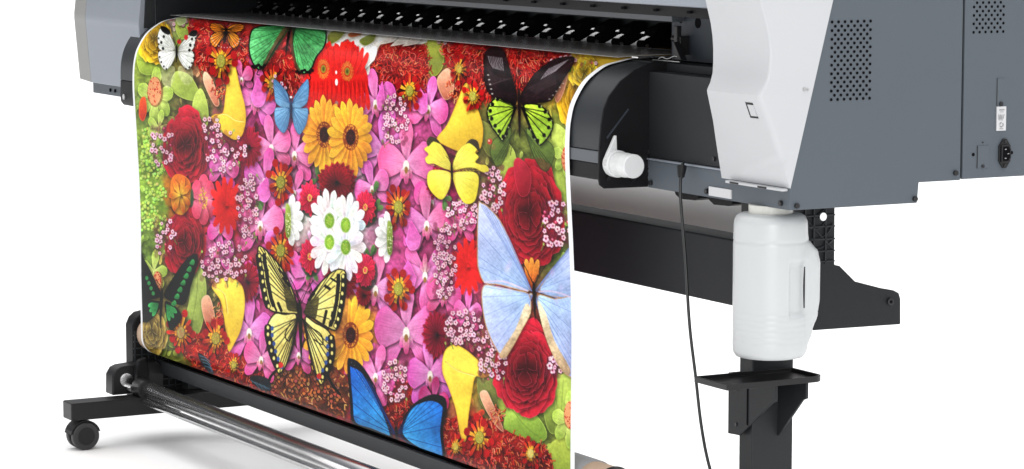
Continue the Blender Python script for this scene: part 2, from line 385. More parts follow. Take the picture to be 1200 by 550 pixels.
# drip tray
tx0,tx1,ty0,ty1,tz = .3035,.382,-.004,.150,.4000
tr = MB()
def rr(x0,x1,y0,y1,r,n=6):
    P=[(x0,y0),(x1-r*.5,y0)]
    P=[(x0,y0),(x1,y0)]
    P+=[(x1-r+r*math.cos(a),y1-r+r*math.sin(a)) for a in [PI/2*i/n for i in range(n+1)]]
    P+=[(x0,y1)]
    return P
o_ = rr(tx0,tx1,ty0,ty1,.018); i_ = rr(tx0+.002,tx1-.003,ty0+.003,ty1-.003,.016)
n_ = len(o_)
v = [(x,y,tz-.0078) for x,y in o_]+[(x,y,tz) for x,y in o_]+[(x,y,tz) for x,y in i_]+[(x,y,tz-.0050) for x,y in i_]
fs = [tuple(range(n_))]+[tuple(range(3*n_,4*n_))]
for L in range(3): fs += [(L*n_+i,L*n_+(i+1)%n_,(L+1)*n_+(i+1)%n_,(L+1)*n_+i) for i in range(n_)]
ty = link('drip_tray', v, fs, 'blackpl', PR, bev=.0006)
for y0,y1,xl in ((.0800,.0835,.2560),(.1280,.1315,.3022)):
    MB().prism([(xl,.3920),(.368,.3920),(.368,.3690),(.360,.3660),(max(.284,xl+.003),.3110),(xl,.3095)],y0,y1,'y').out('tray_gusset', 'charcoal', ty, bev=.0006)
    MB().box(.3560,.3690,y0-.0006,y1,.3690,.3925).out('gusset_tab', 'charcoal', ty, bev=.0005)
MB().box(.3020,.3045,.0790,.0845,.328,.3925).out('gusset_slot', 'matte', ty)
MB().box(.2560,.2575,.0800,.153,.3095,.3920).out('gusset_flange', 'charcoal', ty)
for z in (.325,.372): MB().cyl((.2760,.0785,z),(.2760,.0802,z),.0025,n=12).out('gusset_screw', 'screw', ty)

# ------------------------------------------------------------------ take-up unit
TK = MB().prism([(-.006,.150),(-.0060,.2150),(.0005,.2290),(.0105,.2370),(.0250,.2395),(.11,.2395),(.14,.20),(.14,.066),(-.006,.066)], -1.712,-1.674).out('take_up_bracket', 'black', PR, bev=.003)
gr = MB()
for i in range(11): gr.box(-1.674,-1.6715,-.003+i*.0135,-.0012+i*.0135,.0925,.205)
for i in range(9): gr.box(-1.674,-1.6715,-.005,.138,.096+i*.0125,.0978+i*.0125)
gr.out('bracket_grid', 'apron', TK)
LB = MB().prism([(-.0585,.0905),(-.0575,.1280),(-.050,.1400),(-.040,.1440),(.030,.1500),(.045,.1400),(.045,.0905)], -1.685,-1.648).out('pipe_bracket', 'blackpl', PR, bev=.003)
MB().cyl((-1.7,-.030,.1180),(-1.6475,-.030,.1180),.0125).out('pipe_stub', 'chrome', LB)
MB().prism([(-.012,.0905),(-.017,.135),(-.010,.155),(.004,.160),(.010,.135),(.010,.0905)], -1.6475,-1.632).out('pipe_clamp', 'black', LB, bev=.002)
MB().cyl((-1.632,-.008,.104),(-1.600,-.008,.104),.0205,.018,n=28).out('pipe_collar', 'blackpl', LB, bev=.002)
MB().cyl((-1.6475,-.024,.103),(-1.632,-.024,.103),.006).out('clamp_bolt', 'zinc', LB)
MB().cyl((-1.605,-.004,.1035),(.27,-.004,.1035),.0148,n=48).out('tension_pipe', 'chrome', PR, smooth=True)
MB().cyl((-1.590,-.016,.0840),(.27,-.016,.0840),.0062,n=32).out('light_band_rod', 'chrome', PR, smooth=True)  # thin rod added to stand in for the pipe's lower light band
CH = [(.040,.1240),(.040,.1490),(.046,.1490),(.050,.1420),(.098,.1420),(.102,.200),(.106,.200),(.106,.1240)]
MB().prism(CH,-1.664,.255).out('take_up_trough', 'apron', PR, bev=.001)
MB().box(-1.664,.255,.066,.070,.142,.1500).out('trough_rib', 'black', PR)
MB().prism([(-.006,.0905),(-.006,.2150),(.02,.235),(.11,.235),(.14,.20),(.14,.0905)], .255,.2695).out('take_up_bracket', 'black', PR, bev=.003)

# ------------------------------------------------------------------ loose things
RY, RZ = .0335,.1985
tk = MB().cyl((-1.6735,RY,RZ),(.036,RY,RZ),.0318,n=64).out('cardboard_tube', 'tan', None, smooth=True)
tag(tk, 'tan cardboard take-up tube in the lower stand, wound by the flowered print', 'cardboard tube')
md = tk.modifiers.new('es','EDGE_SPLIT'); md.split_angle = math.radians(40)
MB().cyl((-1.640,RY,RZ),(-.016,RY,RZ),.0336,n=64).out('blank_wrap', 'sleeve', tk, smooth=True)
MB().cyl((.036,RY,RZ),(.046,RY,RZ),.0345,.029,n=40).out('end_hub', 'blackpl', tk, bev=.002)
MB().cyl((.046,RY,RZ),(.2552,RY,RZ),.012,n=24).out('spindle', 'black', tk)
br_ = MB().cyl((-1.62,.360,.5300),(-.01,.360,.5300),.0740,n=72).out('rear_media_roll', 'backroll', None, smooth=True)
tag(br_, 'blank light grey media roll held behind the black cross beam', 'media roll')
md = br_.modifiers.new('es','EDGE_SPLIT'); md.split_angle = math.radians(40)
MB().cyl((-.01,.360,.5300),(.0,.360,.5300),.028,n=32).out('roll_core', 'tan', br_)
cb = MB().tube(catmull([(.1863,.050,.668),(.1925,.044,.6600),(.196,.040,.640),(.1978,.040,.6134),(.2093,.04,.5458),(.2212,.04,.4553),(.237,.04,.3884),(.2527,.04,.3217),(.2746,.04,.2678),(.31,.05,.18),(.36,.08,.06),(.42,.16,.006),(.55,.3,.005)],8),.0022,10).out('power_cable','cable',None,smooth=True)
tag(cb, 'thin black cable hanging from under the front of the printer', 'cable')
MB().cyl((.1885,.047,.6640),(.1945,.042,.6500),.0068,.0045,n=16).out('cable_plug', 'blackpl', cb, bev=.0008)

# waste ink jug
JX, JY = .3535,.0800
ha = math.atan2(.875,.483)-.10
prof = [(.0,.4300),(.034,.4300),(.0385,.4312),(.0412,.4350),(.0422,.4410)]
for i in range(6):
    z = .4455+.0068*i; prof += [(.0424,z),(.0424,z+.0042),(.0422,z+.0052),(.0422,z+.0060)]
prof += [(.0424,.4870),(.0424,.52),(.0424,.55),(.0424,.5690),(.0417,.5705),(.0424,.5722),(.0422,.5790),(.0420,.5880),(.0414,.5945),(.0390,.6000),(.0340,.6030),(.024,.6040)]
def interp(z, T):
    for (a,b),(c,d) in zip(T,T[1:]):
        if a <= z <= c:
            t = (z-a)/(c-a); t = t*t*(3-2*t); return b+(d-b)*t
    return 0
EX = [(.430,0),(.440,.001),(.462,.0075),(.485,.0145),(.505,.0168),(.550,.0168),(.565,.0140),(.575,.0060),(.5805,.0008),(.5900,0),(.61,0)]
# resample the profile finely
pf = []
for (r0,z0),(r1,z1) in zip(prof,prof[1:]):
    k = max(1,int((z1-z0)/.003)); 
    for j in range(k): pf.append((r0+(r1-r0)*j/k, z0+(z1-z0)*j/k))
pf.append(prof[-1])
pf = [(r*1.145, .4270+(z-.43)*1.085) for r,z in pf]
N = 144; v = []; fs = []
for r,z in pf:
    for i in range(N):
        th = 2*PI*i/N; d = (th-ha+PI)%(2*PI)-PI
        e = interp(z,EX)
        R_ = r+e*.95*math.exp(-(d/.27)**4)
        g = min(1,max(0,(z-.482)/.006))*min(1,max(0,(.557-z)/.010))
        q = min(1,max(0,(-d-.30)/.05))*min(1,max(0,(1.02+d)/.05))
        R_ -= .0050*g*q*(r>.03)
        v.append((JX+R_*math.cos(th), JY+R_*math.sin(th), z))
for j in range(len(pf)-1):
    for i in range(N): fs.append((j*N+i,j*N+(i+1)%N,(j+1)*N+(i+1)%N,(j+1)*N+i))
fs.append(tuple(range(len(v)-1,len(v)-N-1,-1)))
jg = link('waste_ink_jug', v, fs, 'jug', None, smooth=True)
tag(jg, 'milky white plastic jug with moulded side handle hanging below the printer', 'jug')
MB().lathe([(.0290,.6130),(.0290,.6260)],JX,JY,40).out('jug_neck', 'jugneck', jg, smooth=False)
gp = MB()
a_ = ha-.335; ca_, sa_ = math.cos(a_), math.sin(a_)
ux, uy = -sa_, ca_
zz = [.493+.0045*i for i in range(13)]
gv = []
for i,z in enumerate(zz):
    w_ = .0007*math.sin(PI*(i+.4)/12.8)+.0003
    for rr0 in (.0440,.0478):
        for s_ in (-1,1): gv.append((JX+ca_*rr0+ux*w_*s_*.5, JY+sa_*rr0+uy*w_*s_*.5, z))
gf = []
for i in range(12):
    a = i*4; b = a+4
    gf += [(a,a+1,b+1,b),(a+1,a+3,b+3,b+1),(a+3,a+2,b+2,b+3),(a+2,a,b,b+2)]
gf += [(0,2,3,1),(48,49,51,50)]
link('handle_gap', gv, gf, 'slot', jg)
# ------------------------------------------------------------------ the printed artwork, painted on a tracing canvas
AX0, AY0, AX1, AY1, AS = 146, 0, 706, 566, 2.5
AW, AH = int((AX1-AX0)*AS), int((AY1-AY0)*AS)
IMG = np.zeros((AH, AW, 3), dtype=np.float32)
GX, GY = np.meshgrid(AX0+(np.arange(AW)+.5)/AS, AY0+(np.arange(AH)+.5)/AS)
GX = GX.astype(np.float32); GY = GY.astype(np.float32)
rng = np.random.default_rng(11)
def vnoise(cell, seed):
    r = np.random.default_rng(seed); nx, ny = int(AW/AS/cell)+3, int(AH/AS/cell)+3
    g = r.random((ny, nx)).astype(np.float32)
    fx = (GX-AX0)/cell; fy = (GY-AY0)/cell; ix = fx.astype(int); iy = fy.astype(int)
    tx = fx-ix; ty = fy-iy; tx = tx*tx*(3-2*tx); ty = ty*ty*(3-2*ty)
    return (g[iy,ix]*(1-tx)+g[iy,ix+1]*tx)*(1-ty)+(g[iy+1,ix]*(1-tx)+g[iy+1,ix+1]*tx)*ty
N1, N2, N3, N4 = vnoise(24,1), vnoise(7,2), vnoise(2.6,3), vnoise(1.1,4)
def A(c): return np.array(c, dtype=np.float32)
def bbox(x0,y0,x1,y1):
    i0 = max(0,int((x0-AX0)*AS)-1); i1 = min(AW,int((x1-AX0)*AS)+2)
    j0 = max(0,int((y0-AY0)*AS)-1); j1 = min(AH,int((y1-AY0)*AS)+2)
    return (slice(j0,j1), slice(i0,i1)) if i1 > i0 and j1 > j0 else None
def segdist(X,Y,pts,closed=True):
    d = np.full(X.shape, 1e9, dtype=np.float32); n = len(pts)
    for k in range(n if closed else n-1):
        x0,y0 = pts[k]; x1,y1 = pts[(k+1)%n]; dx,dy = x1-x0,y1-y0; L = dx*dx+dy*dy+1e-9
        t = np.clip(((X-x0)*dx+(Y-y0)*dy)/L,0,1); d = np.minimum(d,(X-x0-t*dx)**2+(Y-y0-t*dy)**2)
    return np.sqrt(d)
def inside(X,Y,pts):
    m = np.zeros(X.shape,dtype=bool); n = len(pts)
    for k in range(n):
        x0,y0 = pts[k]; x1,y1 = pts[(k+1)%n]
        if y0 == y1: continue
        c = ((Y < y0) != (Y < y1)) & (X < (x1-x0)*(Y-y0)/(y1-y0)+x0); m ^= c
    return m
def mixin(s, m, c): IMG[s] = IMG[s]*(1-m[...,None])+c*m[...,None]
def smooth(pts, k=4): return [(p.x,p.y) for p in catmull([(a,b,0) for a,b in pts],k,True)]
def shadow(pts, off=(1.2,1.8), soft=3.0, amt=.5):
    P = [(x+off[0],y+off[1]) for x,y in pts]; xs_ = [p[0] for p in P]; ys_ = [p[1] for p in P]
    s = bbox(min(xs_)-soft,min(ys_)-soft,max(xs_)+soft,max(ys_)+soft)
    if s is None: return
    X,Y = GX[s],GY[s]; d = segdist(X,Y,P)*np.where(inside(X,Y,P),-1,1)
    m = amt*np.clip(.5-d/(2*soft),0,1); IMG[s] *= (1-m[...,None])
def shape(pts, c0, c1=None, a=None, edge=None, ew=1., lit=.0, dark=.0, streak=0., sang=0., sh=0., alpha=1., rim=None, rimw=1.5, noise=.08, fade=None, side=.16):
    """a: gradient from point a[0:2] to a[2:4]; rim: colour blended in from the outline inwards"""
    if sh: shadow(pts, amt=sh)
    xs_ = [p[0] for p in pts]; ys_ = [p[1] for p in pts]
    s = bbox(min(xs_)-1,min(ys_)-1,max(xs_)+1,max(ys_)+1)
    if s is None: return
    X,Y = GX[s],GY[s]; ins = inside(X,Y,pts); d = segdist(X,Y,pts)*np.where(ins,1,-1)
    m = np.clip(d*AS*.8+.5,0,1)*alpha
    c0 = A(c0); c1 = c0 if c1 is None else A(c1)
    if a is None: a = (min(xs_),min(ys_),min(xs_),max(ys_))
    dx,dy = a[2]-a[0],a[3]-a[1]; t = np.clip(((X-a[0])*dx+(Y-a[1])*dy)/(dx*dx+dy*dy+1e-6),0,1)
    c = c0+(c1-c0)*t[...,None]
    k = 1+noise*2*(N2[s]-.5)+noise*(N3[s]-.5)*1.6+noise*(N4[s]-.5)
    if side:
        hw = max(xs_)-min(xs_)+1; hh = max(ys_)-min(ys_)+1
        k = k*(1-side*(((X-min(xs_))/hw-.5)*.9+((Y-min(ys_))/hh-.5)*1.1))
    if streak:
        u = (X*math.cos(sang)+Y*math.sin(sang)); w = (-X*math.sin(sang)+Y*math.cos(sang))
        k = k*(1+streak*np.sin(w*3.1+2*np.sin(w*1.3+u*.08)+N2[s]*2))
    if lit: k = k*(1+lit*np.clip(1-d/max(rimw,.1),0,1))
    if dark: k = k*(1-dark*np.clip(1-d/(rimw*2),0,1))
    c = c*k[...,None]
    if rim is not None:
        r_ = np.clip(1-d/rimw,0,1)[...,None]*.85; c = c*(1-r_)+A(rim)*r_
    if edge is not None:
        e_ = np.clip((ew-d)*AS*.7+.5,0,1)[...,None]; c = c*(1-e_)+A(edge)*e_
    if fade is not None:
        m = m*np.clip(fade(X,Y),0,1)
    mixin(s, m, c)
def line(pts, c, w=.5, alpha=1.):
    xs_ = [p[0] for p in pts]; ys_ = [p[1] for p in pts]
    s = bbox(min(xs_)-w-1,min(ys_)-w-1,max(xs_)+w+1,max(ys_)+w+1)
    if s is None: return
    d = segdist(GX[s],GY[s],pts,False); m = np.clip((w-d)*AS+.5,0,1)*alpha; mixin(s,m,A(c))
def curve(pts, c, w=.5, alpha=1.): line([(p.x,p.y) for p in catmull([(a,b,0) for a,b in pts],4)], c, w, alpha)
def dot(x,y,rx,ry,c,alpha=1.,soft=.8):
    s = bbox(x-rx-1,y-ry-1,x+rx+1,y+ry+1)
    if s is None: return
    q = np.sqrt(((GX[s]-x)/rx)**2+((GY[s]-y)/ry)**2); m = np.clip((1-q)*min(rx,ry)*AS*soft+.3,0,1)*alpha
    mixin(s,m,A(c)*(1+.1*(N4[s][...,None]-.5)))
def petal(x,y,ang,L,W,c0,c1,sx=.62,tip=.75,sh=.25,rib=None,edge=None,lit=.12,base=.25,noise=.07,streak=.0,rim=None):
    P = []
    ca,sa = math.cos(ang),math.sin(ang)
    prof = [(0,base*.4),(.25,base+.35*(1-base)),(.5,.85),(tip,1.),(.92,.62),(1,.0)]
    for s_ in (1,-1):
        for t,w in (prof if s_ == 1 else prof[::-1][1:]):
            u = t*L; v = s_*w*W/2; P.append((x+(u*ca-v*sa)*sx, y+u*sa+v*ca))
    P = smooth(P,3)
    ex,ey = x+L*ca*sx, y+L*sa
    shape(P,c0,c1,(x,y,ex,ey),sh=sh,lit=lit,edge=edge,ew=.35,rimw=1.4,noise=noise,streak=streak,sang=math.atan2(sa,ca*sx),rim=rim)
    if rib is not None: line([(x,y),(x+(ex-x)*.85,y+(ey-y)*.85)],rib,.3,.5)
def jit(c,k=.1): return [v*(1+(rng.random()-.5)*2*k) for v in c]
def gerbera(x,y,R,c,c2,n=18,sx=.62,center=None,W=.30,a0=0.,arc=2*PI,rows=2,cr=.2,sh=.35):
    for r_ in range(rows):
        k = 1-.12*r_
        for i in range(n):
            an = a0+arc*(i+.5*r_+.15*rng.random())/n
            cc = jit(c,.10); cc2 = jit(c2,.10)
            petal(x+math.cos(an)*R*cr*.5*sx,y+math.sin(an)*R*cr*.5,an,R*k*(.78+.14*rng.random()),R*W,cc2,cc,sx,.8,sh,rib=[v*.75 for v in c])
    if center:
        dot(x,y,R*cr*1.75*sx,R*cr*1.75,center[1]);
        for i in range(46):
            an = rng.random()*2*PI; q = R*cr*(1.15+.5*rng.random()); dot(x+q*math.cos(an)*sx,y+q*math.sin(an),.7,.9,center[2])
        dot(x,y,R*cr*sx*1.05,R*cr*1.05,center[0])
        for i in range(16):
            an = rng.random()*2*PI; q = R*cr*rng.random(); dot(x+q*math.cos(an)*sx,y+q*math.sin(an),.5,.7,[v*1.5+12 for v in center[0]])
def orchid(x,y,R,c,rot=0.,sx=.62,lip=(235,205,190),pale=(245,200,235)):
    dot(x,y,R*.62*sx,R*.62,(92,16,52),.45,.06)
    for k,(an,L,W) in enumerate(((-PI/2,1.,.50),(PI*.22,1.05,.48),(PI*.78,1.05,.48),(PI*1.04,1.0,.82),(-PI*.04,1.0,.82))):
        an += rot; cc = jit(c,.08)
        petal(x,y,an,R*L,R*W,[v*.35+w*.65 for v,w in zip(cc,pale)],cc,sx,.68,.75,rib=[v*.8 for v in c],lit=.10,base=.35,streak=.03,noise=.04,rim=[min(250,v*1.06+14) for v in cc])
        for j in (-2,-1,1,2):
            a2 = an+j*.10; line([(x+math.cos(a2)*R*.15*sx,y+math.sin(a2)*R*.15),(x+math.cos(a2)*R*.8*L*sx,y+math.sin(a2)*R*.8*L)],[v*.82 for v in c],.22,.35)
    petal(x,y,rot+PI/2-.5,R*.36,R*.2,lip,jit(c),sx,.6,.4); petal(x,y,rot+PI/2+.5,R*.36,R*.2,lip,jit(c),sx,.6,.4)
    petal(x,y-R*.05,rot+PI/2,R*.5,R*.20,lip,(190,60,120),sx,.6,.4)
    dot(x,y+R*.05,R*.09*sx+.6,R*.13,(250,238,225)); dot(x,y+R*.14,R*.06*sx+.3,R*.08,(150,110,60))
def rose(x,y,R,c,sx=.62,n=26,hi=(225,80,100),seed=1):
    r = np.random.default_rng(seed); c = A(c); hi = A(hi)
    for i in range(n):
        q = 1-i/n; an = i*2.4+r.random()*.6; rad = R*(.15+.62*q**.9)*.62
        px, py = x+math.cos(an)*rad*sx, y+math.sin(an)*rad
        L = R*(.22+.42*q); P = []
        for k in range(11):
            b = an+(-1+2*k/10)*1.15; w = 1+.14*r.random(); P.append((px+math.cos(b)*L*w*sx, py+math.sin(b)*L*w))
        P.append((px-math.cos(an)*L*.4*sx,py-math.sin(an)*L*.4))
        P = smooth(P,2); t = .55+.45*r.random(); base = c*(.62+.5*q*t)
        ex,ey = px+math.cos(an)*L*sx, py+math.sin(an)*L
        shape(P,base*.55,base*1.15,(px-math.cos(an)*L*.3*sx,py-math.sin(an)*L*.3,ex,ey),sh=.50,rim=base*.35+hi*.65,rimw=.8+.5*q,noise=.07)
    dot(x,y,R*.06*sx+.5,R*.1,c*.4)
def calla(pts, throat=None, c0=(255,226,84), c1=(246,190,52)):
    P = smooth(pts,5); ys_ = [p[1] for p in P]; xs_ = [p[0] for p in P]
    shape(P,c0,c1,(min(xs_),min(ys_),max(xs_),max(ys_)),sh=.55,rim=(226,166,46),rimw=2.0,streak=.012,sang=1.4,noise=.03)
    if throat: 
        curve(throat,(205,140,35),.6,.7); curve([(a+1.2,b+1) for a,b in throat],(255,240,140),.6,.7)
def wax(x,y,r,c=(238,190,205)):
    a0 = rng.random()*6; sq = .6+.4*rng.random(); tl = (rng.random()-.5)*r*.3
    dot(x+.5,y+1.0,r*.85,r*1.15,(60,16,34),.5,.5)
    k = rng.random()*.25; c = [v*(1-k)+w*k for v,w in zip(c,(206,90,130))]
    for i in range(5):
        an = a0+i*2*PI/5+rng.normal()*.12; q = r*(.50+.1*rng.random()); cc = jit(c,.07); L = r*(.40+.06*rng.random())
        px,py = x+math.cos(an)*q*sq+tl, y+math.sin(an)*q
        dot(px,py,L*(.75+.25*sq),L*1.05,cc,1.,.7); dot(px+math.cos(an)*L*.3,py+math.sin(an)*L*.3-.2,L*.45,L*.5,(255,240,244),.55,.4)
    dot(x+tl,y,r*.27,r*.33,(156,34,78),.95,.6); dot(x+tl,y,r*.12,r*.16,(70,10,34),.9)
def waxes(x0,y0,x1,y1,n,r=3.0,c=(238,190,205),green=True):
    for i in range(n//3):
        x = x0+(x1-x0)*rng.random(); y = y0+(y1-y0)*rng.random(); line([(x,y),(x+rng.normal()*3,y+4+4*rng.random())],(95,130,60),.5,.8)
        if green: dot(x,y,1.2,2.,(150,175,85))
    pts = []; n = int(n*1.15)
    for i in range(n*2): dot(x0+(x1-x0)*rng.random(),y0+(y1-y0)*rng.random(),r*.9,r*1.3,(96,34,56),.30,.3)
    for i in range(n*8):
        t = rng.random(2); x = x0+(x1-x0)*t[0]; y = y0+(y1-y0)*t[1]
        e = ((x-(x0+x1)/2)/((x1-x0)/2))**2+((y-(y0+y1)/2)/((y1-y0)/2))**2
        if e > 1.05: continue
        if all((x-a)**2*2+(y-b)**2 > (1.35*r)**2 for a,b in pts): pts.append((x,y))
        if len(pts) >= n: break
    for x,y in pts:
        if rng.random() < .16: dot(x,y,r*.42,r*.5,jit((196,60,104),.15)); dot(x-.3,y-.4,r*.18,r*.2,(240,180,200),.8)
        else: wax(x,y,r*(.7+.5*rng.random()),c)
def strands(poly, n, cols, L=7, w=.45, dark=(95,10,12), swirl=None, base=(150,25,25)):
    P = smooth(poly,4) if len(poly) > 2 else poly
    xs_ = [p[0] for p in P]; ys_ = [p[1] for p in P]
    if base is not None: shape(P,base,[v*.7 for v in base],sh=.2,noise=.35,fade=lambda X,Y: 1.)
    PP = np.array(P)
    for i in range(n):
        x = min(xs_)+(max(xs_)-min(xs_))*rng.random(); y = min(ys_)+(max(ys_)-min(ys_))*rng.random()
        if not inside(A([x]),A([y]),P)[0]: continue
        if swirl: an = math.atan2(y-swirl[1],(x-swirl[0])/.62)+rng.normal()*.5
        else: an = rng.random()*6.28
        c_ = rng.normal()*.5; l = L*(.6+.6*rng.random()); c = cols[int(rng.integers(len(cols)))]
        mx,my = x+math.cos(an)*l*.5*.65, y+math.sin(an)*l*.5; ex,ey = x+math.cos(an+c_)*l*.65, y+math.sin(an+c_)*l
        curve([(x+.5,y+.7),(mx+.5,my+.7),(ex+.5,ey+.7)],dark,w*1.1,.6); curve([(x,y),(mx,my),(ex,ey)],jit(c,.15),w,1)
        dot(ex,ey,w*1.4,w*1.6,jit(c,.1))
def ryd(x,y,R,olive=(150,145,55),sx=.62,red=(164,20,24),yel=(222,150,44)):
    dot(x,y,R*.95*sx,R*.95,(60,14,18),.5,.08)
    for i in range(15):
        an = i*2*PI/15+rng.random()*.3; L = R*(.75+.45*rng.random())
        petal(x,y,an,L,R*.19,yel,jit(red,.15) if i%4 else jit(yel,.1),sx,.85,.6,lit=.25,base=.12)
        if i%2 == 0: dot(x+math.cos(an)*L*.85*sx,y+math.sin(an)*L*.85,R*.15,R*.2,jit(red,.12))
    for i in range(12):
        an = i*2*PI/12+rng.random()*.4; petal(x,y,an,R*.5,R*.13,yel,jit((215,150,40),.1),sx,.7,.3)
    dot(x,y,R*.30*sx+.8,R*.32,[v*.6 for v in olive]); dot(x-.3,y-.4,R*.27*sx+.6,R*.29,olive)
    for i in range(26):
        an = rng.random()*6.28; q = R*.27*rng.random()**.5; dot(x+math.cos(an)*q*sx,y+math.sin(an)*q,.45,.6,jit((185,178,85),.25))
def leaf(pts,c0,c1,vein=None,sh=.45,a=None,rim=None):
    P = smooth(pts,5); shape(P,c0,c1,a,sh=sh,rim=rim if rim is not None else [min(255,v*1.15+8) for v in c0],rimw=1.0,noise=.045,streak=.02,sang=1.3)
    if vein: curve(vein,[v*.72 for v in c1],.4,.5)
def wing(pts, c0, c1, root, edge=(12,10,10), ew=1.6, veins=7, vc=None, sh=.5, vw=.35, spots=None, streak=.06, noise=.08, a=None, fringe=None):
    P = smooth(pts,4); cx_ = sum(p[0] for p in P)/len(P); cy_ = sum(p[1] for p in P)/len(P)
    shape(P,c0,c1,a or (root[0],root[1],2*cx_-root[0],2*cy_-root[1]),edge=edge,ew=ew,sh=sh,streak=streak,sang=math.atan2(cy_-root[1],cx_-root[0]),noise=noise)
    far = sorted(P,key=lambda p:-((p[0]-root[0])**2+(p[1]-root[1])**2)); 
    n = len(P); order = [p for p in P if (p[0]-root[0])**2+(p[1]-root[1])**2 > .30*((far[0][0]-root[0])**2+(far[0][1]-root[1])**2)]
    st = max(1,len(order)//max(veins,1))
    if veins:
        for p in order[st//2::st]:
            mx_,my_ = (root[0]*.5+p[0]*.5)+(rng.random()-.5)*1.5, root[1]*.5+p[1]*.5
            curve([root,(mx_,my_),(p[0]*.96+root[0]*.04,p[1]*.96+root[1]*.04)], vc or edge or (0,0,0), vw, .8)
    if fringe:
        for p in order[::2]:
            x,y = p[0]*(1-fringe[1])+root[0]*fringe[1], p[1]*(1-fringe[1])+root[1]*fringe[1]; dot(x,y,fringe[2],fringe[2]*1.2,fringe[0])
    return P, order
def body(x0,y0,x1,y1,w=1.3,c=(14,12,12)):
    shape(smooth([(x0-w*.5,y0),(x0+w*.5,y0),((x0+x1)/2+w,(y0*2+y1)/3),(x1+w*.3,y1),(x1-w*.3,y1),((x0+x1)/2-w,(y0*2+y1)/3)],3),c,c,sh=.4,noise=.1)
    curve([(x0,y0),(x0-3,y0-6),(x0-6,y0-10)],c,.3,.8); curve([(x0,y0),(x0+3,y0-6),(x0+5,y0-10)],c,.3,.8)

PINK, PINK2, MAG = (222,88,160), (206,68,142), (172,30,90)
OL, LG, DG = (118,116,58), (166,188,82), (70,92,40)
# --- undercoat: regional colours blended, then broken up by hundreds of petal strokes
UC = [(175,45,(236,190,60)),(175,75,(150,172,70)),(205,25,(190,170,150)),(215,40,(150,170,70)),(240,50,(172,38,36)),(270,45,(178,44,34)),(210,105,(112,112,60)),(235,120,(112,112,60)),
(175,125,(150,176,80)),(240,95,(150,110,80)),(300,100,PINK),(290,135,PINK2),(320,80,(150,40,35)),(395,55,(226,224,214)),(395,90,(224,34,32)),(465,75,(190,40,38)),(450,135,PINK),(500,125,PINK),(515,60,(160,165,70)),
(535,80,(160,50,38)),(580,55,(176,40,36)),(625,60,(196,44,38)),(650,75,(200,180,150)),(690,85,(240,195,60)),(665,110,(228,180,60)),(655,150,(150,160,70)),(570,160,OL),(610,180,(120,130,62)),(650,190,OL),
(180,180,(150,186,70)),(178,230,(146,184,68)),(215,170,(120,22,36)),(255,190,PINK2),(270,165,(150,60,70)),(292,180,(140,20,52)),(310,190,PINK),(345,175,PINK),(345,205,(190,150,170)),(370,210,(150,100,120)),(212,228,(190,115,35)),
(240,235,(190,70,90)),(265,240,(224,30,34)),(300,250,PINK2),(320,250,PINK),(345,260,(220,220,210)),(395,270,(240,240,236)),(430,210,(190,150,170)),(450,200,PINK),(480,215,PINK),(510,215,MAG),(500,260,PINK2),(520,285,(190,80,130)),(548,310,(224,30,34)),
(620,250,(130,22,36)),(655,220,(150,160,70)),(655,270,(110,130,60)),(575,215,(130,110,70)),(215,285,(120,22,36)),(180,290,(130,160,70)),(225,330,(140,150,76)),(245,345,(120,118,64)),(205,400,(120,130,60)),(190,380,(170,150,80)),
(250,300,(190,90,120)),(290,330,(150,24,52)),(300,380,PINK),(300,415,(190,70,120)),(350,310,PINK2),(330,290,(200,70,60)),(360,340,PINK),(345,440,(150,84,50)),(310,440,(160,50,34)),(380,450,(150,80,50)),(400,460,(216,34,28)),(250,420,(172,36,28)),
(285,430,(150,50,34)),(420,380,(240,160,40)),(380,400,(200,120,60)),(450,340,PINK),(470,400,PINK),(440,430,PINK),(470,440,(200,110,140)),(500,330,PINK2),(510,390,(140,20,52)),(500,430,PINK),(505,460,MAG),(535,350,(200,90,140)),(545,400,(150,60,80)),
(540,460,(235,190,60)),(520,500,(160,90,60)),(560,520,(176,36,28)),(580,470,(128,120,66)),(590,430,(150,150,72)),(615,430,(130,22,36)),(655,460,(140,160,70)),(620,500,(130,150,64)),(655,510,(128,140,60)),(600,540,(170,36,28)),(645,540,(160,170,74)),(460,480,(170,40,36)),(440,480,(40,110,190)),(540,545,(170,50,36))]
num = np.zeros_like(IMG); den = np.zeros((AH,AW),dtype=np.float32)
wx = GX+(N2-.5)*16; wy = GY+(N1-.5)*20
for x,y,c in UC:
    w = 1/(((wx-x)*1.3)**2+(wy-y)**2+4)**2.2; num += w[...,None]*A(c); den += w
IMG[:] = num/den[...,None]*(.72+.28*N2+.22*(N3-.5))[...,None]
def at_(x,y): return IMG[min(AH-1,max(0,int((y-AY0)*AS))),min(AW-1,max(0,int((x-AX0)*AS)))].copy()
for i in range(1500):
    x = AX0+10+rng.random()*(AX1-AX0-20); y = 14+rng.random()*545; c = at_(x,y); an = rng.random()*6.28
    k = .62+.75*rng.random(); petal(x,y,an,9+9*rng.random(),3.5+4*rng.random(),c*k*.8,np.minimum(c*k*1.15,250),.62,.7,.35,noise=.1)

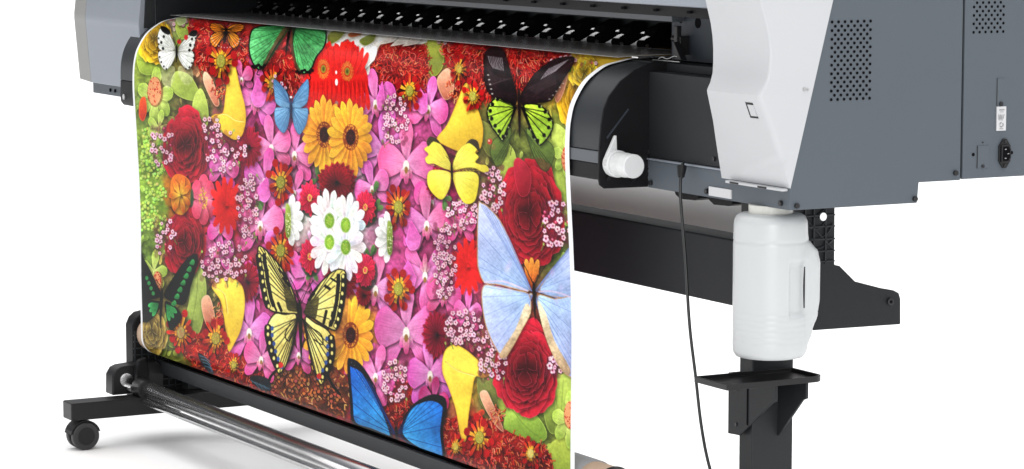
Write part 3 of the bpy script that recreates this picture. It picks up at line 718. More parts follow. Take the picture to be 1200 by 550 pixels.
# ---------------- leaves and filler
leaf([(160,62),(172,58),(186,66),(190,80),(178,88),(164,84)],LG,(138,160,62),[(162,70),(175,74),(188,78)])
leaf([(206,24),(216,18),(224,28),(222,42),(212,46),(206,36)],(172,190,92),(150,168,70))
for p in ([(200,100),(206,84),(222,88),(232,104),(236,116),(224,118),(208,112)],[(228,112),(236,104),(243,122),(244,142),(238,156),(229,148),(225,130)]): leaf(p,(176,194,92),(150,172,72))
for i in range(420):
    x = 166+34*rng.random()-(3 if rng.random()<.3 else 0); y = 150+120*rng.random()
    if x > 190+6*math.sin(y*.2): continue
    dot(x+.5,y+.8,1.7,2.1,(70,100,36),.7); dot(x,y,1.5+.4*rng.random(),1.9,jit((168,204,86),.14)); dot(x-.3,y-.5,.5,.7,(220,238,150),.7)
leaf([(492,52),(500,44),(512,48),(520,62),(518,80),(508,90),(500,78)],(182,190,84),(140,150,60)); leaf([(514,57),(530,57),(546,60),(540,66),(526,68),(518,66)],(168,176,84),(140,150,64))
leaf([(576,178),(590,165),(603,178),(606,205),(603,232),(594,230),(586,205)],(184,200,92),(150,170,66))
leaf([(648,148),(660,150),(670,168),(671,210),(668,258),(660,262),(650,230),(646,190)],(178,194,92),(150,172,72),[(660,155),(662,200),(664,250)])
leaf([(556,140),(580,150),(596,166),(590,185),(570,180)],(128,132,66),(100,104,50))
leaf([(628,160),(648,165),(652,190),(640,215),(630,195)],(134,150,70),(100,110,50))
leaf([(226,318),(236,314),(242,340),(236,384),(224,398),(216,384),(222,350)],(166,182,96),(138,156,72),[(232,320),(230,350),(222,392)])
leaf([(196,360),(212,376),(214,400),(202,408),(192,394)],(150,166,80),(120,136,60))
leaf([(176,398),(188,390),(196,404),(192,418),(182,412)],(130,142,66),(112,124,54))
leaf([(584,430),(600,424),(606,440),(604,470),(594,492),(584,476),(586,450)],(178,190,86),(150,170,70),[(596,430),(598,460),(592,486)])
leaf([(596,476),(616,476),(636,496),(640,514),(622,520),(600,518),(590,508)],(160,190,84),(126,158,56),[(600,480),(616,500),(634,514)])
leaf([(650,440),(668,442),(672,470),(666,500),(656,512),(648,490),(646,462)],(174,194,90),(142,166,66),[(660,446),(658,480),(656,506)])
leaf([(634,452),(646,446),(652,480),(650,508),(640,498)],(150,170,80),(118,136,56))
leaf([(642,524),(658,512),(676,516),(676,552),(652,556),(640,542)],(176,190,80),(140,160,60)); leaf([(560,440),(578,446),(584,470),(576,486),(562,470)],(128,132,70),(104,108,54))

# ---------------- red pincushion heads and stringy filler
REDS = [(222,58,48),(200,38,34),(236,96,74),(176,24,26),(240,130,100)]
strands([(222,26),(246,24),(276,30),(290,52),(282,84),(262,90),(236,82),(224,60)],360,REDS,7,.42,swirl=(250,50))
strands([(262,60),(292,74),(298,96),(282,104),(268,90)],120,REDS,6,.4)
strands([(300,66),(340,60),(352,88),(344,112),(318,104),(302,92)],170,REDS,8,.4,swirl=(330,60))
strands([(434,70),(450,48),(474,44),(496,54),(502,82),(494,108),(468,116),(442,104)],620,REDS,8,.42,swirl=(467,78))
strands([(522,46),(570,44),(640,56),(668,66),(630,110),(600,104),(566,118),(538,108),(524,78)],760,REDS,9,.42,swirl=(600,40))
strands([(214,396),(252,392),(292,410),(336,428),(352,466),(320,468),(268,446),(222,424)],760,REDS+[(210,110,60)],6,.42,base=(140,30,22))
strands([(520,496),(560,488),(600,508),(642,528),(640,566),(560,566),(520,540)],760,REDS+[(214,120,60)],6,.42,base=(140,24,20))
strands([(440,450),(478,448),(486,474),(470,500),(452,484)],160,REDS,6,.42)
strands([(310,436),(350,424),(404,440),(406,486),(370,478),(330,464)],220,[(190,110,60),(160,84,44),(214,150,96),(120,50,30)],6,.6,base=(120,62,36))
for i in range(70):
    x = 312+86*rng.random(); y = 432+.30*(x-312)+26*rng.random()-6; curve([(x-3,y-2),(x,y+2.5),(x+3,y-2)],(50,24,16),.5,.9); dot(x,y-1,1.8,1.8,jit((170,100,64),.2))

# ---------------- pink orchids
for x,y,R,c,r in ((300,118,34,PINK,.2),(283,92,20,PINK2,-.3),(345,180,36,PINK,.1),(318,172,34,PINK,-.2),(310,212,36,PINK2,.3),(262,196,26,PINK2,.2),(305,262,40,PINK,0),(255,292,28,PINK,.1),(345,225,26,PINK,.5),
                  (440,120,36,PINK,-.2),(448,175,40,PINK,.1),(502,126,34,PINK,.3),(476,192,48,PINK,0),(506,236,32,PINK2,.3),(436,220,30,PINK,-.3),(500,262,40,PINK,-.1),(540,262,26,PINK2,0),
                  (498,322,40,PINK,PI),(440,338,42,PINK,.2),(476,388,54,PINK,0),(520,345,30,PINK2,.2),(548,366,24,PINK,.1),(440,440,34,PINK,.4),(504,438,40,PINK,-.1),(508,470,26,MAG,.2),
                  (345,330,32,PINK,0),(308,330,40,PINK2,.1),(292,388,40,PINK,0),(306,420,30,PINK2,.2),(362,320,30,PINK,.2),(258,270,22,PINK2,PI),(350,415,26,PINK2,.1)): orchid(x,y,R*1.12,jit(c,.07),r)
for x,y in ((356,226),(438,226),(372,210),(420,352),(366,318),(434,300),(350,246),(440,246),(448,270),(300,236),(520,232)):
    for k in range(3): petal(x,y,rng.random()*6.28,15,7,(60,96,56),(96,132,72),.62,.6,.5)
# named single petals seen big in the photograph
for x,y,an,L,W in ((302,92,1.5,34,30),(313,208,1.9,30,26),(318,300,-1.6,30,26),(482,260,1.4,34,30),(478,306,1.5,34,30),(500,110,2.2,26,26),(444,100,.9,30,14),(448,96,1.7,34,16)):
    petal(x,y,an,L,W,(208,84,162),(232,120,192),.62,.6,.5,lit=.2)
gerbera(292,172,26,(168,22,56),(120,10,40),16,center=None,W=.2); gerbera(512,392,30,(150,18,52),(100,10,36),18,center=None,W=.2); gerbera(290,330,26,(160,20,54),(110,10,38),16,center=None,W=.2); gerbera(512,215,22,(150,24,60),(110,10,40),16,center=None,W=.2)

# ---------------- green orchids
for x,y,R,r in ((182,112,34,.1),(186,150,22,.3),(664,182,26,0),(668,492,34,0),(180,318,26,.2)):
    for an in (-1.57+r,.6+r,2.5+r,3.3+r,-.2+r,1.57+r): petal(x,y,an,R,R*.55,(196,208,118),(152,180,74),.62,.65,.4,lit=.15,streak=.04)
for x,y,rx,ry in ((181,107,8,17),(664,186,6,15),(668,486,7,16),(184,330,5,12)):
    dot(x+1,y+1,rx+1.5,ry+1,(110,60,36),.6); dot(x,y,rx,ry,(226,150,104)); 
    for i in range(34):
        an = rng.random()*6.28; q = rng.random()**.5; dot(x+math.cos(an)*q*rx,y+math.sin(an)*q*ry,.7,1.0,jit((186,34,28),.15))
for p in ([(240,84),(248,92),(254,108),(257,122),(252,124),(244,110),(238,94)],[(562,462),(570,458),(578,474),(586,492),(590,506),(582,500),(570,482)],[(236,352),(244,346),(250,360),(252,380),(244,384),(238,370)],[(512,94),(524,80),(532,92),(530,112),(520,116)]): leaf(p,(232,172,138),(196,110,86))
for x,y in ((247,100),(248,362),(572,480),(522,98)): strands([(x,y),(x+14,y-4),(x+18,y+14),(x+6,y+18)],46,[(226,110,70),(196,60,44),(232,160,110)],5,.5,base=None)

# ---------------- yellow roses
rose(181,46,30,(246,190,44),.62,22,(255,236,120),3); rose(678,112,46,(244,180,40),.5,24,(255,226,110),4); rose(684,84,22,(250,205,50),.8,16,(255,240,140),5); rose(178,388,30,(206,172,84),.55,20,(236,214,140),6)
leaf([(164,118),(170,114),(172,130),(168,142),(163,136)],(226,84,30),(200,50,24))
for p in ([(648,96),(656,72),(662,70),(666,84),(660,110),(652,120)],): leaf(p,(204,150,120),(170,110,84))
line([(664,76),(668,84)],(60,120,50),.7); line([(671,74),(668,84)],(60,120,50),.7); line([(661,84),(668,84)],(60,120,50),.6)
# ---------------- red roses
rose(217,170,44,(176,26,48),.56,30,(214,76,96),7); rose(216,284,40,(170,26,46),.56,28,(214,76,96),8)
rose(620,250,62,(178,28,48),.60,36,(216,78,98),9); rose(616,432,54,(184,30,52),.64,34,(226,90,110),10)
leaf([(602,190),(610,186),(622,202),(620,226),(610,230),(604,214)],(186,44,66),(140,20,40)); 
# lilies at the left
for p in ([(200,214),(208,204),(222,212),(224,236),(214,252),(202,244)],): leaf(p,(196,96,30),(230,160,50))
for an in (-1.2,-.5,.5,1.2,2.2,-2.2,3.14): petal(211,229,an,22,9,(240,196,70),(190,84,24),.6,.6,.5)
for an in (-1.5,-.6,.6,1.5,2.5,-2.5): petal(238,234,an,30,24,(226,120,140),(206,62,92),.5,.7,.5)
for i in range(60): a_1 = rng.random()*6.28; q = rng.random()**.5; dot(238+math.cos(a_1)*q*5,234+math.sin(a_1)*q*14,.6,1,jit((214,170,60),.2))
dot(225,232,2.2,11,(40,88,60),.8)
# orange throat between the lilac wings
for an in (-1.9,-1.57,-1.2): petal(623,338,an,36,12,(196,84,30),(226,150,60),.6,.6,.4)

# ---------------- callas
calla([(271,66),(276,78),(281,100),(287,124),(288,142),(284,158),(276,164),(264,158),(254,148),(247,139),(252,134),(261,132),(264,112),(267,88)],[(249,138),(262,133),(274,140),(284,142)])
calla([(248,336),(258,327),(273,326),(284,336),(287,356),(283,384),(275,402),(268,412),(265,392),(262,370),(258,352)],[(250,336),(262,344),(266,366)])
calla([(545,98),(552,104),(558,122),(566,150),(562,176),(546,180),(520,170),(512,162),(524,146),(536,118)])
calla([(532,404),(546,410),(562,424),(574,438),(566,443),(557,442),(553,462),(549,488),(546,516),(540,512),(534,480),(526,456),(518,434),(521,412)],[(522,424),(536,434),(556,440)])

# ---------------- white flowers behind the red gerberas
shape(smooth([(380,50),(392,38),(412,34),(440,40),(470,42),(500,46),(494,52),(470,50),(450,50),(442,58),(434,70),(428,90),(380,80),(374,62)]),(232,226,214),(244,238,228),sh=.3,noise=.07,streak=.04,sang=.6)
for x,y,an,L,W in ((384,84,-2.3,34,16),(390,84,-1.95,36,16),(398,84,-1.65,34,16),(408,84,-1.3,36,16),(418,86,-1.0,40,16),(424,84,-.95,36,14)):
    petal(x,y,an,L,W,(214,206,196),(252,250,246),.8,.62,.4,streak=.04)
for x,y in ((452,48),(466,50),(480,50)): petal(x-8,y+4,-.4,26,9,(206,190,176),(236,226,216),.9,.7,.4)
leaf([(384,42),(392,36),(404,36),(398,46),(386,52)],(140,140,70),(112,116,52)); leaf([(421,48),(430,42),(440,40),(438,48),(428,54)],(128,136,62),(104,110,50)); leaf([(408,40),(420,36),(424,40),(412,44)],(190,112,60),(160,80,40))
leaf([(400,52),(408,46),(412,60),(404,64)],(150,80,80),(120,60,60))
for x in (379,407):
    gerbera(x,84,40,(232,38,32),(206,26,26),20,center=None,W=.26,rows=3,sh=.22)
shape(smooth([(366,88),(372,70),(394,64),(420,70),(430,86),(430,106),(412,116),(378,114),(365,106)]),(236,40,34),(222,32,30),noise=.05)
for i in range(13): petal(366+i*5.2,96,1.57+(6-i)*.03,34,9,(224,34,30),jit((232,40,34),.03),.62,.75,.28,lit=.08)
for i in range(11): petal(367+i*5.6,84,-1.57+(i-5)*.11,26+5*(i%2),9,(228,36,32),jit((236,44,38),.03),.62,.6,.22,lit=.08)
for i in range(16): 
    x = 368+i*4; line([(x,92+6*rng.random()),(x+rng.normal(),120)],(180,20,22),.45,.7)
for x,y in ((379,81),(407,84)):
    dot(x,y,7.5,12,(196,30,24),.7)
    for i in range(46):
        an = i*6.28/46; line([(x+4*math.cos(an),y+6.5*math.sin(an)),(x+(6.5+rng.random())*math.cos(an),y+(10.5+2*rng.random())*math.sin(an))],(236,170,70),.22,.9)
    dot(x,y,3.2,5,(150,130,50)); dot(x,y,1.6,2.6,(90,90,40))
dot(394,85,1.2,2.2,(250,240,236)); dot(394.3,96.5,1.7,4.2,(252,244,240)); dot(394.5,121,2.2,2.6,(170,120,120))


# ---------------- blossoms
ryd(259,72,26,(156,150,62)); ryd(320,98,22,(150,140,56)); ryd(480,107,22); ryd(538,81,17,(196,156,60)); ryd(554,113,20,(166,152,64)); ryd(329,214,25); ryd(329,294,25); ryd(467,243,25); ryd(467,339,26)
ryd(212,390,24,(176,140,90)); ryd(253,397,24,(160,142,60)); ryd(274,428,15,(150,130,50)); ryd(562,513,25,(160,150,60)); ryd(534,524,16,(180,150,60)); ryd(622,532,18,(220,190,110)); ryd(556,250,0.1)
for x,y in ((262,128-60+20),(578,170)): dot(x,y,.1,.1,(0,0,0))
for x,y in ((574,166),(578,172)): dot(x,y,3,3.6,(186,70,56)); dot(x-1,y-1,1,1.2,(240,190,170))
OR, ORC = (254,176,58), ((52,16,16),(132,60,20),(216,140,50))
for x,y,n in ((380,158,22),(411,161,22)): dot(x,y,24,40,(120,40,30),.45,.03); gerbera(x,y,47,OR,(246,146,36),19,sx=.60,center=ORC,W=.25,rows=1,cr=.19,sh=.4)
for x,y in ((382,394),(411,393)): dot(x,y,24,40,(110,30,30),.4,.03); gerbera(x,y,47,OR,(246,146,36),18,sx=.62,center=ORC,W=.26,rows=1,cr=.19,sh=.4)
gerbera(395,214,26,(146,18,36),(104,8,22),20,sx=.95,center=None,W=.2,rows=3)
gerbera(398,330,24,(136,16,34),(100,8,22),18,sx=.95,center=None,W=.2,rows=2); gerbera(426,345,16,(150,20,40),(110,10,26),14,center=None,W=.24)
for x,y in ((363,232),(363,301),(428,243),(428,317)):
    dot(x+2,y+4,13,20,(40,60,40),.6)
    gerbera(x,y,23,(222,42,84),(190,26,60),13,sx=.62,center=((210,60,60),(226,90,60),(236,170,90)),W=.26,rows=2,cr=.10)
WH = (250,249,246)
for x,y in ((386,259),(405,264),(386,284),(405,290)): gerbera(x,y,40,WH,(232,234,226),14,sx=.62,center=None,W=.30,rows=1,sh=.22)
for x,y in ((386,259),(405,264),(386,284),(405,290)): 
    dot(x,y,6.6,10,(206,214,180)); dot(x,y,5.6,8.8,(120,164,44)); dot(x,y,3.2,5.4,(146,184,60)); 
    for i in range(26): an = rng.random()*6.28; q = rng.random()**.5; dot(x+math.cos(an)*q*5,y+math.sin(an)*q*8,.45,.6,jit((176,206,96),.2))
for an in (-1.2,-.7,-.2,.3,.8,1.25): petal(337,258,an,32,12,(224,226,214),WH,.6,.8,.3)
for an in (1.9,2.4,2.9,3.4,3.9,4.4): petal(458,278,an,32,12,(224,226,214),WH,.6,.8,.3)
for x in (338,457):
    y = 259 if x<400 else 279; leaf([(x-3,y-18),(x+2,y-16),(x+3,y),(x+2,y+18),(x-3,y+16)],(140,160,70),(110,130,50))
    for i in range(26): dot(x+rng.normal()*1.5,y+rng.normal()*8,.7,.9,jit((216,222,160),.1))
for x,y in ((265,241),(548,313)):
    for i in range(14):
        an = i*6.28/14+.1; petal(x,y,an,34 if abs(math.sin(an))>.5 else 27,11,(222,28,30),(234,36,34),.62,.55,.12,lit=.04,noise=.04)
    for i in range(16): an = i*6.28/16; dot(x+3*math.cos(an),y+4*math.sin(an),.5,.6,(170,20,22))

# ---------------- wax flowers
for z in ((192,16,226,30,9,3.0),(448,112,478,168,34,3.0),(236,138,258,158,8,3.2),(238,152,288,200,30,3.1),(176,146,204,194,20,3.0),(180,254,206,302,18,3.0),(236,284,290,336,40,3.1),(278,205,302,280,40,3.1),(508,262,534,350,52,3.1),
          (428,420-140,446,290,0,3.),(522,364,566,404,36,3.3),(560,388,594,446,36,3.4),(448,424,478,470,32,3.2),(524,232,562,268,26,3.0),(564,196,592,252,30,3.4),(636,236,668,290,24,4.0),(640,416,660,440,8,4.0),(640,66,700,78,12,2.6),(318,88,336,108,7,2.6),(512,42,532,52,5,2.4),(352,330,366,352,0,3)):
    if z[4]: waxes(*z[:5],z[5])
leaf([(206,20),(216,17),(218,26),(210,30)],(190,200,150),(160,176,110))

# ---------------- butterflies
BK = (16,13,13)
# white, spotted
def ghost(pts,c,al): shape(smooth(pts,4),c,c,alpha=al,noise=.1)
ghost([(190,80),(204,78),(204,92),(198,104),(190,96)],(214,220,170),.45); ghost([(210,78),(224,80),(226,94),(218,100),(210,90)],(214,220,170),.45)
for P_,rt in (([(205,57),(202,47),(198,37),(193,32),(188,33),(185,41),(185,50),(187,58),(196,62)],(206,59)),([(209,57),(214,49),(221,41),(227,37),(231,38),(229,47),(227,56),(221,62),(211,63)],(208,59)),
              ([(205,60),(194,60),(186,61),(186,70),(190,79),(195,82),(201,76),(205,67)],(206,60)),([(209,61),(222,60),(227,62),(227,71),(223,80),(218,81),(212,74),(209,67)],(208,61))):
    wing(P_,(238,240,232),(226,230,218),rt,edge=(150,150,140),ew=.4,veins=6,vc=(150,152,140),vw=.25,sh=.5)
for P_ in ([(188,31),(195,32),(200,38),(197,41),(190,37)],[(231,36),(225,36),(221,41),(226,43),(230,42)]): shape(smooth(P_,3),BK)
for x,y,r in ((192,43,1.5),(189,50,1.5),(191,57,1.6),(225,46,1.5),(223,53,1.6),(222,59,1.6),(186,45,1),(186,52,1),(186,60,1),(187,67,1.1),(189,73,1.1),(192,78,1.1),(195,81,1),(229,45,1),(228,53,1),(227,62,1),(227,68,1.1),(225,74,1.1),(222,79,1.1),(218,81,1)): dot(x,y,r,r*1.25,BK)
dot(218,44,2.4,3.2,(206,30,36)); dot(210,49,2.6,2.8,(206,30,36)); body(207,54,207,72,1.3)
# monarch
for P_,rt in (([(264,34),(258,28),(248,27),(246,33),(252,38),(262,38)],(264,35)),([(266,34),(272,29),(284,28),(286,33),(280,38),(268,38)],(266,35)),([(263,37),(252,38),(246,44),(247,52),(253,56),(258,50),(263,43)],(264,37)),([(267,37),(276,39),(281,45),(280,53),(273,57),(268,50),(266,43)],(266,37))):
    wing(P_,(238,136,34),(230,120,28),rt,ew=.7,veins=6,vw=.3)
for i in range(26):
    an = .3+i*.2; dot(265+17*math.cos(an)*1.0,42+14*math.sin(an),.5,.6,(240,236,230)) if math.sin(an)>-.1 else None
body(265,33,264,48,1.1)
# large green
for P_,rt in (([(293,39),(299,32),(314,29),(334,29),(337,34),(326,52),(316,70),(309,80),(302,82),(295,73),(291,58)],(338,34)),([(347,31),(364,29),(380,31),(383,44),(380,56),(371,68),(366,80),(358,87),(349,84),(345,70),(342,50)],(342,33))):
    wing(P_,(66,150,84),(104,192,118),rt,ew=1.7,veins=10,vc=(24,84,44),vw=.3,streak=.10,noise=.14)
for P_ in ([(337,34),(322,56),(309,80),(306,80),(318,56),(332,33)],[(343,34),(343,50),(347,72),(354,86),(350,86),(344,72),(340,50)]): shape(smooth(P_,3),(112,74,48),(90,60,40),alpha=.8)
for x0_,x1_,y_ in ((296,310,78),(348,366,84)):
    for i in range(7): x = x0_+(x1_-x0_)*i/6; dot(x,y_+1.6*math.sin(i*1.7),2.2,2.0,BK)
curve([(303,82),(301,87),(304,88)],BK,.5); curve([(362,86),(364,92),(362,94)],BK,.5); body(341,31,335,64,1.6)
# small blue
for P_,rt in (([(321,93),(328,98),(336,108),(339,118),(339,127),(330,126),(323,120),(321,106)],(340,122)),([(361,93),(355,98),(348,108),(343,118),(343,127),(352,127),(360,120),(362,106)],(342,122)),
              ([(339,128),(328,126),(322,128),(322,142),(327,152),(333,156),(338,146)],(340,126)),([(343,128),(354,127),(361,128),(360,142),(356,152),(350,158),(344,146)],(342,126))):
    wing(P_,(116,160,196),(92,140,184),rt,edge=(64,96,130),ew=.5,veins=7,vc=(60,100,140),vw=.25,streak=.03,noise=.05)
body(341,116,341,142,1.1,(40,60,84)); dot(341,114,1.5,1.5,(230,230,230))
# black and lime birdwing
gf_ = lambda X,Y: .6*np.clip(1.2-(Y-150)/50,0,1)
for P_ in ([(600,150),(588,158),(578,164),(574,180),(582,196),(592,186)],[(616,150),(630,160),(646,168),(650,184),(640,202),(626,186)]): shape(smooth(P_,4),(104,130,60),(86,104,52),alpha=.8,edge=(56,64,36),ew=1.)
for i in range(5): line([(604,152),(578+i*5,190-i*2)],(56,66,36),.5,.6); line([(614,152),(646-i*5,194-i*2)],(56,66,36),.5,.6)
BW = (34,20,24)
for P_,rt in (([(568,64),(573,57),(583,55),(591,60),(596,76),(601,94),(606,112),(603,124),(588,120),(574,111),(568,98),(567,80)],(606,116)),([(610,112),(618,98),(628,85),(646,71),(660,67),(673,67),(670,79),(660,94),(650,112),(644,119),(630,121),(613,124)],(611,116))):
    wing(P_,BW,(46,28,32),rt,ew=.8,veins=0,sh=.55,streak=.15,noise=.2)
for k in range(9):
    t = k/8; curve([(572+t*16,66+t*2),(574+t*15,73+t*2),(578+t*12,80+t*3)],(196,190,194),.32,.75); curve([(600-20*t,100+6*t-8),(586-12*t,92+t*8),(574-2*t,84+t*10)],(90,76,80),.25,.6)
    curve([(666-t*22,70+t*10),(659-t*20,76+t*10),(650-t*16,84+t*9)],(190,184,190),.32,.7); curve([(618+t*10,104+t*6),(632+t*8,96+t*7),(650+t*2,86+t*12)],(90,76,80),.25,.6)
for k in range(5): dot(572+k*1.2,88+k*5.5,1.4,.9,(200,196,190),.8); dot(660-k*4,98+k*4.6,1.3,.9,(190,186,180),.6)
for P_,rt in (([(603,124),(592,118),(582,114),(573,122),(570,134),(575,148),(582,158),(589,166),(594,154),(600,140)],(605,126)),([(613,124),(622,121),(633,123),(643,132),(649,146),(644,160),(633,171),(626,162),(619,144)],(611,126))):
    wing(P_,(176,212,58),(150,190,60),rt,ew=1.8,veins=6,vw=.7,noise=.1)
    PP_ = smooth(P_,4); 
    for p in PP_[::3]:
        if math.hypot(p[0]-rt[0],p[1]-rt[1]) > 22: q_ = (p[0]*.87+rt[0]*.13,p[1]*.87+rt[1]*.13); dot(q_[0],q_[1],2.2,2.6,BK); dot(p[0]*.95+rt[0]*.05,p[1]*.95+rt[1]*.05,.9,1.1,(196,206,150),.7)
body(608,106,609,158,2.0,(30,18,20))
# yellow
for P_,rt in (([(505,162),(510,166),(515,168),(520,174),(524,181),(528,192),(526,199),(515,195),(508,192),(501,192),(498,186),(502,181),(497,175),(501,171),(500,165)],(529,200)),([(552,165),(547,168),(541,172),(535,180),(531,191),(532,199),(545,197),(556,197),(566,202),(573,200),(570,194),(563,193),(557,190),(561,184),(557,179),(560,174),(556,171),(557,166)],(530,200)),
              ([(527,202),(512,199),(502,202),(501,216),(508,228),(518,234),(526,222),(528,210)],(529,203)),([(531,203),(545,201),(556,202),(561,208),(560,222),(556,236),(546,239),(538,230),(532,214)],(530,203))):
    wing(P_,(252,240,110),(240,216,56),rt,edge=(214,184,56),ew=.5,veins=6,vc=(214,190,70),vw=.22,streak=.015,noise=.035)
for P_ in ([(500,166),(504,160),(512,163),(516,169),(508,166),(502,172)],[(546,169),(552,163),(560,166),(562,178),(556,172),(550,168)]): shape(smooth(P_,3),(70,60,44))
body(529,193,530,216,1.4,(34,30,24))
# lilac morpho
LI, LB_ = (178,184,230), (158,190,236)
for P_,rt in (([(560,241),(565,238),(573,243),(586,258),(597,280),(608,306),(620,334),(618,342),(600,338),(584,334),(568,332),(561,318),(559,300)],(623,341)),([(632,339),(640,326),(650,312),(662,297),(673,284),(678,290),(678,352),(660,350),(640,346)],(627,341)),
              ([(620,345),(604,340),(584,336),(568,334),(564,348),(568,378),(577,402),(590,420),(600,408),(612,386),(622,366)],(624,346)),([(630,346),(650,350),(678,354),(678,436),(664,440),(652,424),(641,400),(633,372)],(626,346))):
    wing(P_,LB_,LI,rt,edge=(184,148,112),ew=1.2,veins=9,vc=(118,138,196),vw=.3,streak=.045,noise=.05)
for P_ in ([(622,366),(612,386),(600,408),(590,420),(586,414),(604,386),(616,356)],[(633,372),(641,400),(652,424),(664,440),(668,432),(650,400),(640,368),(630,352)]): shape(smooth(P_,3),(222,196,152),(196,160,116),alpha=.9,noise=.12)
for a_1 in (((568,331),(590,330),(618,341)),((678,352),(650,342),(632,342))): curve(a_1,(206,186,214),1.0,.8)
for k in range(28):
    x = 564+100*rng.random(); y = 300+80*rng.random()
    if 600 < x < 645: continue
    dot(x,y,3.,5.,(190,214,240) if k%2 else (196,176,226),.30,soft=.15)
body(625,332,627,372,2.0,(30,26,24)); dot(622,345,2.0,1.4,(206,200,190),.7); curve([(625,334),(618,318),(612,306)],(30,26,24),.4); curve([(626,334),(634,320),(640,310)],(30,26,24),.4)
# swallowtail
ghost([(400,352),(408,350),(404,400),(394,420),(392,400)],(130,80,60),.5)
YL = (242,222,128)
SW = (([(302,289),(309,290),(320,301),(332,316),(341,334),(348,354),(350,368),(334,368),(316,364),(310,350),(306,328),(302,304)],(350,364)),([(357,368),(360,354),(366,342),(376,330),(388,319),(398,315),(406,320),(404,340),(400,364),(395,387),(380,383),(366,374)],(356,366)),
      ([(348,369),(334,368),(322,367),(313,380),(312,396),(318,416),(324,436),(330,437),(338,424),(346,398)],(350,372)),([(357,372),(370,378),(386,388),(391,404),(391,424),(384,440),(376,452),(368,436),(362,410)],(355,374)))
for k,(P_,rt) in enumerate(SW):
    P2,_ = wing(P_,YL,(238,214,110),rt,edge=(24,20,16),ew=1.6,veins=8,vc=(24,20,16),vw=.6,sh=.6)
    if k < 2:
        # dark root, broad dark margin with yellow moons
        shape(smooth([(rt[0]+(p[0]-rt[0])*.36,rt[1]+(p[1]-rt[1])*.36) for p in P_],3),(78,72,34),(60,54,26),alpha=.92,streak=.15,noise=.2)
        for t_,w_ in ((.60,1.7),(.77,1.2)):
            q = [(rt[0]+(p[0]-rt[0])*t_,rt[1]+(p[1]-rt[1])*t_) for p in P_[2:-2]]
            for a1,b1 in zip(q[::3],q[1::3]): line([a1,b1],(22,18,14),w_,1)
        side_ = P2[:]; 
        outer = [(303,300),(304,310),(306,320),(307,330),(309,340),(311,350),(314,359)] if k == 0 else [(403,324),(403,334),(402,344),(401,354),(399,364),(397,374),(394,382)]
        o2 = [(a+(6.5 if k == 0 else -6.5),b-1) for a,b in outer]
        curve(outer,(24,20,16),3.4); 
        curve(o2,(24,20,16),2.3)
        for a1,b1 in outer: dot(a1+(1 if k == 0 else -1),b1,1.5,2.4,YL)
        for a1,b1 in o2[::1]: dot(a1+(3.4 if k == 0 else -3.4),b1,1.2,2.3,YL)
    else:
        outer = [(314,384),(314,392),(316,402),(318,411),(321,420),(325,429)] if k == 2 else [(388,396),(389,405),(389,414),(387,424),(383,433),(378,442)]
        curve(outer,(24,20,16),4.2)
        for j,(a1,b1) in enumerate(outer):
            dot(a1,b1,1.5,2.4,YL); dot(a1+(5 if k == 2 else -5),b1+1,1.9,2.9,(56,86,150))
        dot(outer[-1][0]+(4 if k == 2 else -4),outer[-1][1]-1,3.0,3.6,(196,40,34))
        curve([(340,380),(334,392),(338,400),(344,390)] if k == 2 else [(364,384),(376,392),(378,404),(368,398)],(24,20,16),.7)
curve([(324,434),(317,442),(314,452)],(20,18,16),1.6); curve([(384,440),(390,452),(398,462)],(20,18,16),1.6)
body(351,354,353,416,2.6,(20,20,16)); curve([(351,356),(346,338),(340,326)],BK,.4); curve([(353,356),(360,340),(368,328)],BK,.4)
# black and green, at the left border
for P_,rt in (([(192,347),(197,335),(205,322),(214,309),(223,300),(230,298),(232,304),(229,318),(223,338),(217,356),(206,356)],(192,350)),([(189,347),(184,334),(178,321),(170,306),(160,292),(160,334),(172,350)],(190,350)),
              ([(193,354),(203,357),(211,366),(213,373),(207,382),(200,387),(196,376)],(192,352)),([(188,354),(178,352),(160,346),(160,372),(170,378),(178,374),(186,364)],(190,352))):
    wing(P_,(14,20,18),(20,28,24),rt,ew=.6,veins=0,sh=.6,noise=.2)
for k in range(7): x,y = 226-k*3.6,307+k*8; shape(smooth([(x-4,y+2),(x,y-3),(x+2.4,y),(x+.5,y+4)],3),(62,150,84),(40,110,60))
for an in (.5,.9,1.3): petal(195,357,an,20,6,(30,90,50),(66,160,90),.7,.7,0)
for an in (2.2,2.6,3.0): petal(186,356,an,18,6,(30,90,50),(66,160,90),.7,.7,0)
for k in range(4): dot(172+k*2.5,326+k*6,2,2.6,(50,130,72))
body(190,340,188,378,1.9,(10,12,12))
# electric blue morpho
for P_,rt in (([(407,424),(414,422),(424,431),(438,454),(450,480),(460,508),(456,514),(436,506),(414,497),(410,470)],(464,510)),([(469,510),(474,488),(484,474),(497,467),(510,464),(521,468),(522,480),(519,506),(520,540),(490,528)],(464,510))):
    wing(P_,(70,176,240),(14,78,170),rt,edge=(14,16,24),ew=3.4,veins=8,vc=(10,52,120),vw=.4,streak=.04,noise=.08)
for P_ in ([(407,423),(415,421),(427,432),(440,454),(432,446),(420,434),(411,430)],[(480,478),(492,468),(508,462),(522,467),(523,484),(516,474),(504,470),(490,474)]): shape(smooth(P_,3),(18,20,26))
for i in range(24): dot(410+rng.random()*4+i*1.9,425+i*3.3,.4,.5,(206,190,196),.8)
for P_ in ([(232,414),(240,418),(250,436),(246,438),(236,426)],[(292,444),(300,440),(314,444),(318,458),(304,456)]): shape(smooth(P_,3),(20,26,30),(36,60,72),alpha=.9); 
for k in range(4): curve([(234+k*2,417+k*4),(240+k*2,419+k*4),(246+k,424+k*4)],(90,130,150),.4,.8); curve([(294+k*5,446+k*2),(300+k*5,450+k*2),(304+k*4,456)],(90,130,150),.4,.8)
body(464,500,465,522,1.8,(20,16,20))

